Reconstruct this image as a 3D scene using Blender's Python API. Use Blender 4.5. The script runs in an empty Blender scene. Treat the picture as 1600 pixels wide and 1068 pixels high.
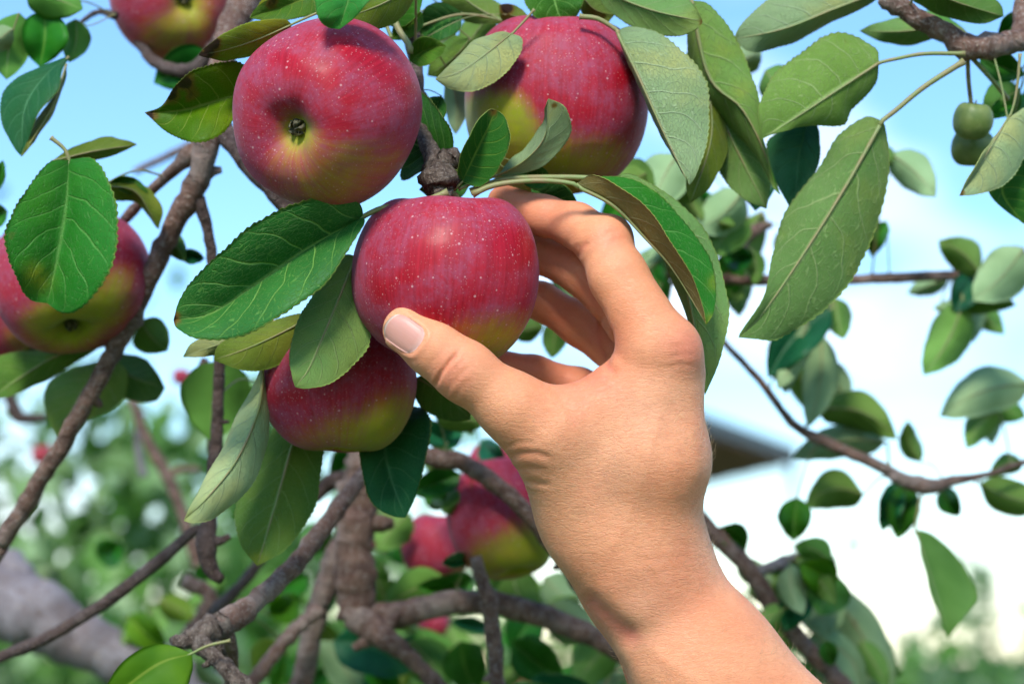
import bpy, math, random
import numpy as np
from mathutils import Vector, Matrix
from mathutils.bvhtree import BVHTree

SC = bpy.context.scene
COL = SC.collection
random.seed(7); RNG = np.random.default_rng(11)

# ------------------------------------------------------------------ camera, sky, sun, exposure
LENS = 70.0
FOCUS = 0.805                       # metres from the lens to the held apple
PITCH = math.radians(9.0)
CAM = np.array([0.0, 0.0, 1.55])
FWD = np.array([0.0, math.cos(PITCH), math.sin(PITCH)])
UPV = np.array([0.0, -math.sin(PITCH), math.cos(PITCH)])
RGT = np.array([1.0, 0.0, 0.0])
cd = bpy.data.cameras.new('camera'); cam = bpy.data.objects.new('camera', cd); COL.objects.link(cam)
cam.location = CAM; cam.rotation_euler = (math.radians(90) + PITCH, 0, 0)
cd.lens = LENS; cd.sensor_width = 36; cd.clip_start = 0.02; cd.clip_end = 6000
cd.dof.use_dof = True; cd.dof.focus_distance = FOCUS - 0.018; cd.dof.aperture_fstop = 7.0
cd.dof.aperture_blades = 0
SC.camera = cam

SUN_AZ, SUN_EL = math.radians(191), math.radians(42)      # clockwise from +Y; over the photographer's left shoulder
SUN_DIR = np.array([math.sin(SUN_AZ)*math.cos(SUN_EL), math.cos(SUN_AZ)*math.cos(SUN_EL), math.sin(SUN_EL)])
ld = bpy.data.lights.new('sun', 'SUN'); sun = bpy.data.objects.new('sun', ld); COL.objects.link(sun)
ld.energy = 2.3; ld.angle = math.radians(13); ld.color = (1.0, 0.95, 0.88)
sun.rotation_euler = Vector(tuple(SUN_DIR)).to_track_quat('Z', 'Y').to_euler()
sun.location = (0, -2, 6)

W = bpy.data.worlds.new('World'); SC.world = W; W.use_nodes = True
SKY_STRENGTH, CLOUD_LEVEL = 0.125, 1.05
def build_world():
    nt = W.node_tree; nt.nodes.clear()
    n = nt.nodes.new; l = nt.links.new
    sky = n('ShaderNodeTexSky'); sky.sky_type = 'NISHITA'; sky.sun_disc = False
    sky.sun_elevation = SUN_EL; sky.sun_rotation = SUN_AZ; sky.air_density = 1.0; sky.dust_density = 0.2; sky.ozone_density = 2.0
    tc = n('ShaderNodeTexCoord')
    mp = n('ShaderNodeMapping'); mp.inputs['Scale'].default_value = (1, 1, 2.2); mp.inputs['Location'].default_value = (2.0, 4.83, 2.49)
    nz = n('ShaderNodeTexNoise'); nz.inputs['Scale'].default_value = 4.2; nz.inputs['Detail'].default_value = 4; nz.inputs['Roughness'].default_value = 0.52
    l(tc.outputs['Generated'], mp.inputs['Vector']); l(mp.outputs[0], nz.inputs['Vector'])
    sp = n('ShaderNodeSeparateXYZ'); l(tc.outputs['Generated'], sp.inputs[0])
    # clouds thicken towards the horizon all the way round
    mr = n('ShaderNodeMapRange'); mr.inputs['From Min'].default_value = 0.06; mr.inputs['From Max'].default_value = 0.42
    mr.inputs['To Min'].default_value = -0.02; mr.inputs['To Max'].default_value = -0.16
    l(sp.outputs['Z'], mr.inputs['Value'])
    ad = n('ShaderNodeMath'); ad.operation = 'ADD'; l(nz.outputs['Fac'], ad.inputs[0]); l(mr.outputs[0], ad.inputs[1])
    rp = n('ShaderNodeValToRGB'); rp.color_ramp.elements[0].position = 0.46; rp.color_ramp.elements[1].position = 0.80
    rp.color_ramp.elements[0].color = (0.10, 0.10, 0.10, 1); rp.color_ramp.elements[1].color = (1, 1, 1, 1)
    l(ad.outputs[0], rp.inputs[0])
    b1 = n('ShaderNodeBackground'); b1.inputs['Strength'].default_value = SKY_STRENGTH; hs = n('ShaderNodeHueSaturation'); hs.inputs['Saturation'].default_value = 1.4; l(sky.outputs[0], hs.inputs['Color']); l(hs.outputs[0], b1.inputs['Color'])
    b2 = n('ShaderNodeBackground'); b2.inputs['Strength'].default_value = CLOUD_LEVEL; b2.inputs['Color'].default_value = (0.93, 0.97, 1.0, 1)
    mx = n('ShaderNodeMixShader'); l(rp.outputs[0], mx.inputs[0]); l(b1.outputs[0], mx.inputs[1]); l(b2.outputs[0], mx.inputs[2])
    o = n('ShaderNodeOutputWorld'); l(mx.outputs[0], o.inputs['Surface'])
build_world()
SC.view_settings.view_transform = 'Standard'; SC.view_settings.look = 'None'
SC.view_settings.exposure = 1.0; SC.view_settings.gamma = 1.0
SC.view_settings.use_curve_mapping = False
SC.render.engine = 'CYCLES'
SC.cycles.use_denoising = True
try: SC.cycles.denoiser = 'OPENIMAGEDENOISE'
except Exception: pass
SC.cycles.use_adaptive_sampling = True; SC.cycles.adaptive_threshold = 0.025
SC.cycles.max_bounces = 7; SC.cycles.transmission_bounces = 6; SC.cycles.transparent_max_bounces = 8
SC.cycles.sample_clamp_indirect = 8.0

# ------------------------------------------------------------------ helpers
PXT = 36.0 / LENS / 1600.0          # tangent of one photograph pixel
def P(px, py, z=0.0):
    """world point seen at photograph position px, py, z millimetres beyond the held apple"""
    d = FOCUS + z / 1000.0
    return CAM + RGT * ((px - 800) * PXT * d) + UPV * ((534 - py) * PXT * d) + FWD * d
def pxlen(r, z=0.0): return r * PXT * (FOCUS + z / 1000.0)
def to_px(w):
    v = np.asarray(w) - CAM; d = v @ FWD
    return (v @ RGT) / d / PXT + 800, 534 - (v @ UPV) / d / PXT, (d - FOCUS) * 1000
def unit(v):
    v = np.asarray(v, float); return v / (np.linalg.norm(v, axis=-1, keepdims=True) + 1e-12)
def camdir(x, y, z): return unit(RGT * x + UPV * y - FWD * z)      # z points at the camera
def catmull(pts, n):
    """n+1 points at even arc length on a Catmull-Rom curve"""
    p = np.asarray(pts, float)
    if len(p) == 2: p = np.array([p[0], (p[0] + p[1]) / 2, p[1]])
    q = np.vstack([2 * p[0] - p[1], p, 2 * p[-1] - p[-2]])
    out = []
    m = max(8, int(4 * n / max(1, len(p) - 1)))
    for i in range(len(p) - 1):
        t = np.linspace(0, 1, m, endpoint=False)[:, None]
        a, b, c, d = q[i], q[i + 1], q[i + 2], q[i + 3]
        out.append(0.5 * ((2 * b) + (-a + c) * t + (2 * a - 5 * b + 4 * c - d) * t**2 + (-a + 3 * b - 3 * c + d) * t**3))
    out.append(p[-1:]); c = np.vstack(out)
    s = np.concatenate([[0], np.cumsum(np.linalg.norm(np.diff(c[:, :3], axis=0), axis=1))])
    u = np.linspace(0, s[-1], n + 1)
    return np.stack([np.interp(u, s, c[:, k]) for k in range(c.shape[1])], 1)

class MB:
    """collects shapes and links them as one mesh object"""
    def __init__(s): s.v = []; s.f = []; s.m = []; s.n = 0; s.uv = []
    def add(s, V, F, mat=0, UV=None):
        V = np.asarray(V, float); s.v.append(V)
        s.uv.append(np.asarray(UV, float) if UV is not None else np.zeros((len(V), 2)))
        for f in F: s.f.append([i + s.n for i in f])
        s.m += [mat] * len(F); s.n += len(V)
    def tube(s, path, rad, seg=8, mat=0, cap=True, jit=0.0, close=False):
        c = np.asarray(path, float); n = len(c); rad = np.broadcast_to(np.asarray(rad, float), (n,))
        T = unit(np.gradient(c, axis=0)); ref = np.array([0.3, 0.2, 0.93])
        A = unit(np.cross(T[0], ref)); fr = []
        for i in range(n):
            A = unit(A - T[i] * (A @ T[i])); fr.append((A, np.cross(T[i], A)))
        ang = np.linspace(0, 2 * np.pi, seg, endpoint=False); V = []; UV = []
        run = 0
        for i in range(n):
            if i: run += np.linalg.norm(c[i] - c[i - 1])
            a, b = fr[i]; rr = rad[i] * (1 + (RNG.normal(0, jit, seg) if jit else 0))
            V.append(c[i] + (np.cos(ang) * rr)[:, None] * a + (np.sin(ang) * rr)[:, None] * b)
            UV.append(np.stack([ang / (2 * np.pi), np.full(seg, run)], 1))
        V = np.vstack(V); F = []
        for i in range(n - 1):
            for j in range(seg):
                k = (j + 1) % seg
                F.append([i * seg + j, i * seg + k, (i + 1) * seg + k, (i + 1) * seg + j])
        if cap:
            F.append(list(range(seg))[::-1]); F.append([(n - 1) * seg + j for j in range(seg)])
        s.add(V, F, mat, np.vstack(UV))
    def build(s, name, mats, parent=None, origin=None, smooth=True, attrs=None):
        V = np.vstack(s.v); origin = V.mean(0) if origin is None else np.asarray(origin, float)
        me = bpy.data.meshes.new(name)
        me.from_pydata((V - origin).tolist(), [], s.f)
        for m in (mats if isinstance(mats, (list, tuple)) else [mats]): me.materials.append(m)
        me.polygons.foreach_set('material_index', s.m)
        if smooth: me.polygons.foreach_set('use_smooth', [True] * len(s.f))
        uv = me.uv_layers.new(name='UVMap'); li = np.empty(len(me.loops), dtype=np.int32); me.loops.foreach_get('vertex_index', li)
        uv.data.foreach_set('uv', np.vstack(s.uv)[li].ravel())
        if attrs:
            for k, a in attrs.items():
                at = me.attributes.new(k, 'FLOAT', 'POINT'); at.data.foreach_set('value', np.asarray(a, dtype=np.float32))
        me.update()
        return link(name, me, parent, origin)
ORIG = {}
def link(name, data, parent=None, origin=(0, 0, 0)):
    o = bpy.data.objects.new(name, data); COL.objects.link(o)
    ORIG[o] = np.asarray(origin, float)
    if parent is not None:
        o.parent = parent; o.location = ORIG[o] - ORIG[parent]
    else: o.location = ORIG[o]
    return o
def tag(o, label=None, cat=None, group=None, kind=None):
    if label: o['label'] = label
    if cat: o['category'] = cat
    if group: o['group'] = group
    if kind: o['kind'] = kind
    return o
def empty(name, origin, label=None, cat=None, group=None, parent=None):
    o = link(name, None, parent, origin); o.empty_display_size = 0.02
    return tag(o, label, cat, group)

# ------------------------------------------------------------------ node helpers
class G:
    def __init__(s, name):
        s.mat = bpy.data.materials.new(name); s.mat.use_nodes = True
        s.t = s.mat.node_tree; s.t.nodes.clear()
        s.out = s.t.nodes.new('ShaderNodeOutputMaterial')
    def link(s, a, b): s.t.links.new(a, b)
    def put(s, sock, val):
        if val is None: return
        if hasattr(val, 'is_output') or isinstance(val, bpy.types.NodeSocket): s.link(val, sock)
        elif isinstance(val, (tuple, list)) and len(val) == 3 and sock.type == 'RGBA': sock.default_value = (*val, 1)
        else: sock.default_value = val
    def node(s, typ, ins=None, **attrs):
        n = s.t.nodes.new(typ)
        for k, v in attrs.items(): setattr(n, k, v)
        for k, v in (ins or {}).items(): s.put(n.inputs[k], v)
        return n
    def math(s, op, a, b=None, c=None, clamp=False):
        n = s.t.nodes.new('ShaderNodeMath'); n.operation = op; n.use_clamp = clamp
        for i, v in enumerate((a, b, c)):
            if v is not None: s.put(n.inputs[i], v)
        return n.outputs[0]
    def step(s, x, a, b, lo=0.0, hi=1.0):
        n = s.node('ShaderNodeMapRange', {'Value': x, 'From Min': a, 'From Max': b, 'To Min': lo, 'To Max': hi}, interpolation_type='SMOOTHSTEP')
        return n.outputs[0]
    def mix(s, f, a, b, blend='MIX'):
        n = s.node('ShaderNodeMix', data_type='RGBA', blend_type=blend)
        s.put(n.inputs[0], f); s.put(n.inputs[6], a); s.put(n.inputs[7], b); return n.outputs[2]
    def noise(s, vec, scale, detail=4, rough=0.55, dist=0.0):
        return s.node('ShaderNodeTexNoise', {'Vector': vec, 'Scale': scale, 'Detail': detail, 'Roughness': rough, 'Distortion': dist}).outputs['Fac']
    def obj(s): return s.node('ShaderNodeTexCoord').outputs['Object']
    def uv(s): return s.node('ShaderNodeTexCoord').outputs['UV']
    def attr(s, name): return s.node('ShaderNodeAttribute', attribute_name=name).outputs['Fac']
    def rand(s): return s.node('ShaderNodeObjectInfo').outputs['Random']
    def mapping(s, vec, scale=(1, 1, 1), loc=(0, 0, 0), rot=(0, 0, 0)):
        return s.node('ShaderNodeMapping', {'Vector': vec, 'Scale': scale, 'Location': loc, 'Rotation': rot}).outputs[0]
    def bump(s, h, strength, dist, normal=None):
        return s.node('ShaderNodeBump', {'Height': h, 'Strength': strength, 'Distance': dist, 'Normal': normal}).outputs[0]
    def principled(s, **ins):
        n = s.node('ShaderNodeBsdfPrincipled', {k.replace('_', ' '): v for k, v in ins.items()}); return n.outputs[0]
    def done(s, surf): s.link(surf, s.out.inputs['Surface']); return s.mat
# ------------------------------------------------------------------ materials
def leaf_mat(name, base, base2, vein, rough=0.42, trans=0.28, trans_col=(0.25, 0.5, 0.04), veinf=0.7, under=False):
    g = G(name); uv = g.uv(); sp = g.node('ShaderNodeSeparateXYZ', {0: uv}); x, v = sp.outputs[0], sp.outputs[1]
    us = g.math('SUBTRACT', g.math('MULTIPLY', x, 2.0), 1.0); u = g.math('ABSOLUTE', us)
    side = g.math('MULTIPLY', g.math('GREATER_THAN', us, 0.0), 0.45)
    ob = g.obj(); rnd = g.rand()
    wob = g.math('MULTIPLY', g.math('SUBTRACT', g.noise(ob, 38, 2), 0.5), 0.16)
    # side veins sweep from the midrib towards the tip
    w = g.math('SUBTRACT', v, g.math('MULTIPLY', g.math('POWER', u, 1.25), 0.24))
    w = g.math('ADD', g.math('ADD', w, wob), 0.6)
    w = g.math('ADD', g.math('MULTIPLY', w, 6.6), side)
    fr = g.math('ABSOLUTE', g.math('SUBTRACT', g.math('FRACT', w), 0.5))          # 0.5 at the vein
    lat = g.step(fr, 0.446, 0.490) if not under else g.step(fr, 0.452, 0.494)
    lat = g.math('MULTIPLY', lat, g.step(u, 1.02, 0.55, 0.15, 1.0))
    mid = g.step(u, 0.07, 0.015)
    # net of small veins
    vec = g.node('ShaderNodeCombineXYZ', {0: g.math('MULTIPLY', us, 0.55), 1: v, 2: rnd}).outputs[0]
    vo = g.node('ShaderNodeTexVoronoi', {'Vector': vec, 'Scale': 34.0, 'Randomness': 0.9}, feature='DISTANCE_TO_EDGE').outputs['Distance']
    net = g.step(vo, 0.07, 0.0)
    veins = g.math('MAXIMUM', mid, lat)
    col = g.mix(g.step(g.noise(ob, 30, 4, 0.65), 0.3, 0.7), base, base2)
    col = g.mix(g.math('MULTIPLY', g.step(g.noise(g.mapping(ob, (1, 1, 1), (3, 1, 2)), 22, 3, 0.6), 0.48, 0.72), 0.55), col, (base2[0] * 1.9, base2[1] * 1.18, base2[2] * 0.7))
    hs = g.node('ShaderNodeHueSaturation', {'Color': col, 'Hue': g.step(rnd, 0, 1, 0.488, 0.512), 'Saturation': g.step(rnd, 0, 1, 1.05, 0.92), 'Value': g.step(g.math('FRACT', g.math('MULTIPLY', rnd, 7.3)), 0, 1, 0.86, 1.14)}).outputs[0]
    col = g.mix(g.math('MULTIPLY', net, 0.46), hs, vein)
    col = g.mix(g.math('MULTIPLY', veins, veinf if under else 0.95), col, vein)
    # dry brown patches (own attribute) and blemishes
    sp1 = g.step(g.noise(ob, 150, 3), 0.70, 0.76)
    col = g.mix(g.math('MULTIPLY', sp1, 0.30), col, (0.16, 0.10, 0.03))
    br = g.math('MULTIPLY', g.attr('brown'), g.step(g.noise(ob, 220, 4), 0.25, 0.6, 0.4, 1.25), clamp=True)
    col = g.mix(g.step(br, 0.1, 0.5), col, (0.20, 0.12, 0.02)); col = g.mix(g.step(br, 0.45, 0.75), col, (0.045, 0.018, 0.012))
    ye = g.attr('yellow'); col = g.mix(g.math('MULTIPLY', ye, g.step(g.noise(ob, 180, 3), 0.3, 0.6, 0.3, 1.0)), col, (0.42, 0.42, 0.03))
    edge = g.step(u, 0.955, 0.995); col = g.mix(g.math('MULTIPLY', edge, 0.55), col, (0.30, 0.36, 0.07))
    if under:
        h = g.math('ADD', g.math('MULTIPLY', veins, 1.0), g.math('MULTIPLY', net, 0.6))
        h = g.math('ADD', h, g.math('MULTIPLY', g.noise(ob, 2500, 2), 0.35))
    else:
        h = g.math('SUBTRACT', 0.0, g.math('ADD', g.math('MULTIPLY', veins, 1.0), g.math('MULTIPLY', net, 0.55)))
    nb = g.bump(h, 0.80 if under else 0.75, 0.0005)
    ps = g.principled(Base_Color=col, Roughness=rough, Specular_IOR_Level=0.16 if not under else 0.10, Normal=nb,
                      Sheen_Weight=0.05 if under else 0.0, Sheen_Roughness=0.5)
    tr = g.node('ShaderNodeBsdfTranslucent', {'Color': g.mix(0.55, col, trans_col), 'Normal': nb}).outputs[0]
    return g.done(g.node('ShaderNodeMixShader', {0: trans, 1: ps, 2: tr}).outputs[0])

LEAFC = {
 'd': (((0.017, 0.112, 0.010), (0.030, 0.160, 0.014), (0.17, 0.36, 0.07), 0.46, 0.20), ((0.075, 0.195, 0.032), (0.11, 0.245, 0.042), (0.25, 0.38, 0.11), 0.6, 0.24)),
 'b': (((0.020, 0.145, 0.010), (0.040, 0.20, 0.013), (0.18, 0.34, 0.045), 0.46, 0.30), ((0.135, 0.270, 0.050), (0.18, 0.330, 0.072), (0.36, 0.48, 0.18), 0.62, 0.26)),
 't': (((0.008, 0.090, 0.035), (0.015, 0.125, 0.045), (0.07, 0.22, 0.09), 0.44, 0.15), ((0.235, 0.365, 0.165), (0.30, 0.435, 0.21), (0.40, 0.50, 0.28), 0.66, 0.20)),
 'y': (((0.060, 0.19, 0.008), (0.105, 0.25, 0.010), (0.27, 0.38, 0.05), 0.48, 0.36), ((0.135, 0.22, 0.022), (0.19, 0.27, 0.034), (0.31, 0.37, 0.10), 0.6, 0.30)),
 'o': (((0.016, 0.175, 0.018), (0.026, 0.225, 0.024), (0.11, 0.32, 0.06), 0.46, 0.26), ((0.18, 0.165, 0.045), (0.24, 0.215, 0.07), (0.36, 0.33, 0.15), 0.7, 0.12)),
}
LM, LS = {}, {}
NM = {'d': 'dark', 'b': 'bright', 't': 'teal', 'y': 'yellow', 'o': 'fresh'}
def leaf_soft(name, base, base2, vein, rough, trans, under=False):
    """plain version for leaves that are out of focus"""
    g = G(name); sp = g.node('ShaderNodeSeparateXYZ', {0: g.uv()}); u = g.math('ABSOLUTE', g.math('SUBTRACT', g.math('MULTIPLY', sp.outputs[0], 2.0), 1.0)); rnd = g.rand()
    c = g.mix(g.step(g.noise(g.obj(), 45, 2, 0.6), 0.3, 0.7), base, base2); c = g.mix(g.math('MULTIPLY', g.step(u, 0.07, 0.02), 0.6), c, vein)
    c = g.node('ShaderNodeHueSaturation', {'Color': c, 'Hue': g.step(rnd, 0, 1, 0.488, 0.512), 'Value': g.step(g.math('FRACT', g.math('MULTIPLY', rnd, 7.3)), 0, 1, 0.80, 1.20)}).outputs[0]
    c = g.mix(g.step(g.attr('brown'), 0.2, 0.5), c, (0.16, 0.08, 0.02))
    ps = g.principled(Base_Color=c, Roughness=rough, Specular_IOR_Level=0.10 if under else 0.18)
    tr = g.node('ShaderNodeBsdfTranslucent', {'Color': g.mix(0.55, c, (0.25, 0.5, 0.04))}).outputs[0]
    return g.done(g.node('ShaderNodeMixShader', {0: trans, 1: ps, 2: tr}).outputs[0])
for k_, (a_, b_) in LEAFC.items():
    LM[k_] = (leaf_mat('leaf_top_' + NM[k_], *a_), leaf_mat('leaf_under_' + NM[k_], *b_, under=True))
    LS[k_] = (leaf_soft('soft_leaf_top_' + NM[k_], *a_), leaf_soft('soft_leaf_under_' + NM[k_], *b_, under=True))
def stalk_mat(name, a, b):
    g = G(name); ob = g.obj()
    c = g.mix(g.step(g.noise(ob, 120, 3), 0.35, 0.65), a, b)
    return g.done(g.principled(Base_Color=c, Roughness=0.55, Normal=g.bump(g.noise(ob, 900, 3), 0.3, 0.0004)))
STALK = stalk_mat('leaf_stalk', (0.19, 0.25, 0.075), (0.25, 0.21, 0.085))

def bark_mat(name, c1, c2, c3, scale=1.0, bump=1.0):
    g = G(name); ob = g.obj()
    n1 = g.noise(ob, 150 * scale, 5, 0.65); n2 = g.noise(ob, 620 * scale, 5, 0.7); n3 = g.noise(ob, 34 * scale, 3)
    c = g.mix(g.step(n1, 0.32, 0.68), c1, c2); c = g.mix(g.math('MULTIPLY', g.step(n2, 0.50, 0.66), 0.85), c, c3)
    c = g.mix(g.math('MULTIPLY', g.step(n3, 0.52, 0.68), 0.5), c, c3)
    uv = g.uv(); lv = g.mapping(uv, (9, 330 * scale, 1))
    len_ = g.step(g.noise(lv, 1.0, 2), 0.62, 0.70); c = g.mix(g.math('MULTIPLY', len_, 0.6), c, (0.42, 0.34, 0.27))
    rings = g.step(g.noise(g.mapping(uv, (1.2, 120 * scale, 1)), 1.0, 3), 0.45, 0.62)
    c = g.mix(g.math('MULTIPLY', rings, 0.35), c, (0.05, 0.028, 0.022))
    h = g.math('ADD', g.math('MULTIPLY', n1, 0.8), g.math('ADD', g.math('MULTIPLY', n2, 0.6), g.math('MULTIPLY', g.math('SUBTRACT', len_, rings), 0.35)))
    return g.done(g.principled(Base_Color=c, Roughness=0.78, Specular_IOR_Level=0.3, Normal=g.bump(h, 1.0 * bump, 0.0020)))
BARK = {
 'red': bark_mat('bark_red_brown', (0.120, 0.062, 0.044), (0.235, 0.138, 0.100), (0.38, 0.32, 0.28)),
 'dark': bark_mat('bark_dark', (0.055, 0.036, 0.032), (0.105, 0.068, 0.056), (0.15, 0.12, 0.11)),
 'grey': bark_mat('bark_grey', (0.17, 0.150, 0.155), (0.26, 0.240, 0.250), (0.15, 0.11, 0.10), 0.35, 0.7),
 'spur': bark_mat('bark_rough_spur', (0.075, 0.05, 0.038), (0.21, 0.16, 0.125), (0.33, 0.28, 0.23), 1.6, 1.3),
}

def apple_mat():
    g = G('apple_skin'); ob = g.obj(); rnd = g.rand()
    n1 = g.noise(ob, 42, 4, 0.6); n2 = g.noise(ob, 130, 4, 0.6)
    ye = g.attr('yellow'); rub = g.attr('rub')
    # fine streaks that run from stalk to calyx follow the UV
    st = g.noise(g.mapping(g.uv(), (70, 3, 1)), 1.0, 4, 0.6); st2 = g.noise(g.mapping(g.uv(), (170, 5, 1)), 1.0, 3, 0.6)
    ym = g.math('ADD', ye, g.math('ADD', g.math('MULTIPLY', g.math('SUBTRACT', n1, 0.5), 0.55), g.math('MULTIPLY', g.math('SUBTRACT', st, 0.5), 0.5)))
    ymask = g.step(ym, 0.22, 1.12)
    red = g.mix(g.step(st2, 0.35, 0.65), (0.30, 0.003, 0.012), (0.40, 0.007, 0.020))
    yel = g.mix(g.step(n1, 0.35, 0.65), (0.26, 0.31, 0.006), (0.35, 0.31, 0.010))
    base = g.mix(ymask, red, yel)
    # waxy bloom, missing where it has been rubbed off
    bl = g.math('ADD', g.math('ADD', g.math('MULTIPLY', n2, 0.50), g.math('MULTIPLY', st2, 0.14)), g.math('MULTIPLY', g.noise(ob, 520, 4, 0.75), 0.35))
    rb = g.math('ADD', rub, g.math('MULTIPLY', g.math('SUBTRACT', g.noise(ob, 95, 5, 0.7), 0.5), 0.95))
    rb = g.step(rb, 0.16, 0.80)
    bloom = g.math('MULTIPLY', g.step(bl, 0.36, 0.64, 0.10, 0.62), g.math('SUBTRACT', 1.0, g.math('MULTIPLY', rb, 0.97)))
    base = g.mix(g.math('MULTIPLY', bloom, g.math('SUBTRACT', 1.0, g.math('MULTIPLY', ymask, 0.72))), base, (0.29, 0.075, 0.135))
    # pale lenticels
    vo = g.node('ShaderNodeTexVoronoi', {'Vector': ob, 'Scale': 330.0, 'Randomness': 1.0}, feature='F1')
    sz = g.step(g.node('ShaderNodeSeparateColor', {0: vo.outputs['Color']}).outputs[0], 0.2, 1.0, 0.01, 0.165)
    dot = g.step(g.math('SUBTRACT', vo.outputs['Distance'], sz), 0.05, -0.05)
    v2 = g.node('ShaderNodeTexVoronoi', {'Vector': ob, 'Scale': 760.0}, feature='F1').outputs['Distance']
    dot = g.math('MAXIMUM', dot, g.math('MULTIPLY', g.step(v2, 0.26, 0.12), g.step(n1, 0.35, 0.6, 0.15, 0.6)))
    base = g.mix(g.math('MULTIPLY', dot, g.math('SUBTRACT', 0.62, g.math('MULTIPLY', ymask, 0.35))), base, (0.62, 0.36, 0.36))
    rough = g.math('SUBTRACT', 0.60, g.math('MULTIPLY', rb, 0.22))
    h = g.math('ADD', g.noise(ob, 160, 2), g.math('MULTIPLY', g.noise(ob, 900, 2), 0.12))
    return g.done(g.principled(Base_Color=base, Roughness=rough, Specular_IOR_Level=0.24, Normal=g.bump(h, 0.12, 0.0012),
                  Sheen_Weight=g.math('MULTIPLY', g.math('SUBTRACT', 1.0, rb), 0.10), Sheen_Roughness=0.45, Sheen_Tint=(0.80, 0.72, 1.0, 1),
                  Subsurface_Weight=0.06, Subsurface_Radius=(1.0, 0.3, 0.15), Subsurface_Scale=0.003))
APPLE = apple_mat()
def simple_mat(name, a, b, scale=200, rough=0.7, bump=0.4, dist=0.001):
    g = G(name); ob = g.obj(); n = g.noise(ob, scale, 4, 0.6)
    return g.done(g.principled(Base_Color=g.mix(g.step(n, 0.3, 0.7), a, b), Roughness=rough, Normal=g.bump(n, bump, dist)))
CALYX = simple_mat('dried_calyx', (0.06, 0.05, 0.025), (0.20, 0.19, 0.10), 500)
APSTEM = simple_mat('apple_stalk', (0.14, 0.09, 0.04), (0.22, 0.20, 0.07), 400)
FRUITLET = simple_mat('green_fruitlet_skin', (0.10, 0.16, 0.03), (0.17, 0.22, 0.06), 160, 0.5, 0.15)

def skin_mat():
    g = G('skin'); ob = g.obj()
    red = g.attr('red'); pale = g.attr('pale')
    n1 = g.noise(ob, 35, 4, 0.6); n2 = g.noise(ob, 260, 4, 0.65); n3 = g.noise(ob, 1100, 2)
    c = g.mix(g.step(n1, 0.3, 0.7), (0.71, 0.280, 0.135), (0.79, 0.362, 0.185))
    c = g.mix(g.math('MULTIPLY', g.step(n2, 0.45, 0.75), 0.30), c, (0.56, 0.235, 0.125))
    c = g.mix(g.math('MULTIPLY', red, 0.90), c, (0.62, 0.165, 0.105))
    c = g.mix(g.math('MULTIPLY', pale, 0.6), c, (0.74, 0.47, 0.33))
    # crossing skin lines: thin irregular furrows, most of them across the hand
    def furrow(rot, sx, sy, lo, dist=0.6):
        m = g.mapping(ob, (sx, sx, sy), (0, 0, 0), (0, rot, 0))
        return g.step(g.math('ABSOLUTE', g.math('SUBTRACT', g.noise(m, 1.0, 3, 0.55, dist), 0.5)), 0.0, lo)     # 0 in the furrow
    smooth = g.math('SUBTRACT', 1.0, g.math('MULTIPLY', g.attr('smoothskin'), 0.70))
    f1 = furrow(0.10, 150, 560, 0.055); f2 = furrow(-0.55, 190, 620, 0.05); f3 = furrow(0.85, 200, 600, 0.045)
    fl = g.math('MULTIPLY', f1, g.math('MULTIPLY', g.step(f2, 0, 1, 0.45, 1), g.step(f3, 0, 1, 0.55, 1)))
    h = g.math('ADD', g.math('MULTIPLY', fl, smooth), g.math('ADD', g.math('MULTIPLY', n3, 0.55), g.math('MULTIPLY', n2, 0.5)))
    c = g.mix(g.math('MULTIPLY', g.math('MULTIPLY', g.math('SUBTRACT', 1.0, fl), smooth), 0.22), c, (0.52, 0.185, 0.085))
    c = g.mix(g.math('MULTIPLY', g.step(n3, 0.55, 0.8), 0.18), c, (0.82, 0.52, 0.36))
    fk = g.step(g.noise(ob, 330, 2), 0.72, 0.77); c = g.mix(g.math('MULTIPLY', fk, 0.30), c, (0.42, 0.16, 0.07))
    nb = g.bump(h, 0.40, 0.00036)
    return g.done(g.principled(Base_Color=c, Roughness=g.step(n2, 0.3, 0.7, 0.42, 0.56), Specular_IOR_Level=0.26, Normal=nb,
                  Subsurface_Weight=0.22, Subsurface_Radius=(1.0, 0.32, 0.16), Subsurface_Scale=0.0035, Sheen_Weight=0.03))
SKIN = skin_mat()
def nail_mat():
    g = G('thumb_nail'); sp = g.node('ShaderNodeSeparateXYZ', {0: g.uv()}); v = sp.outputs[1]
    c = g.mix(g.step(v, 0.93, 0.98), (0.60, 0.29, 0.225), (0.76, 0.58, 0.47))
    c = g.mix(g.step(v, 0.20, 0.05), c, (0.66, 0.37, 0.30))
    rid = g.noise(g.mapping(g.uv(), (26, 1.2, 1)), 1.0, 2)
    return g.done(g.principled(Base_Color=c, Roughness=0.40, Specular_IOR_Level=0.32, Normal=g.bump(rid, 0.12, 0.0005),
                  Subsurface_Weight=0.15, Subsurface_Radius=(1, .4, .25), Subsurface_Scale=0.002))
NAIL = nail_mat()
def foliage_mat(name, a, b):
    g = G(name); geo = g.node('ShaderNodeNewGeometry'); r = geo.outputs['Random Per Island']
    c = g.mix(r, a, b)
    c = g.mix(g.step(g.math('FRACT', g.math('MULTIPLY', r, 13.7)), 0.6, 0.85), c, (0.25, 0.38, 0.17))
    ps = g.principled(Base_Color=c, Roughness=0.5, Specular_IOR_Level=0.35)
    tr = g.node('ShaderNodeBsdfTranslucent', {'Color': g.mix(0.5, c, (0.2, 0.42, 0.05))}).outputs[0]
    return g.done(g.node('ShaderNodeMixShader', {0: 0.3, 1: ps, 2: tr}).outputs[0])
CROWN = [foliage_mat('orchard_foliage', (0.05, 0.16, 0.022), (0.13, 0.28, 0.05)), foliage_mat('orchard_foliage_pale', (0.05, 0.14, 0.05), (0.11, 0.23, 0.07))]
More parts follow.
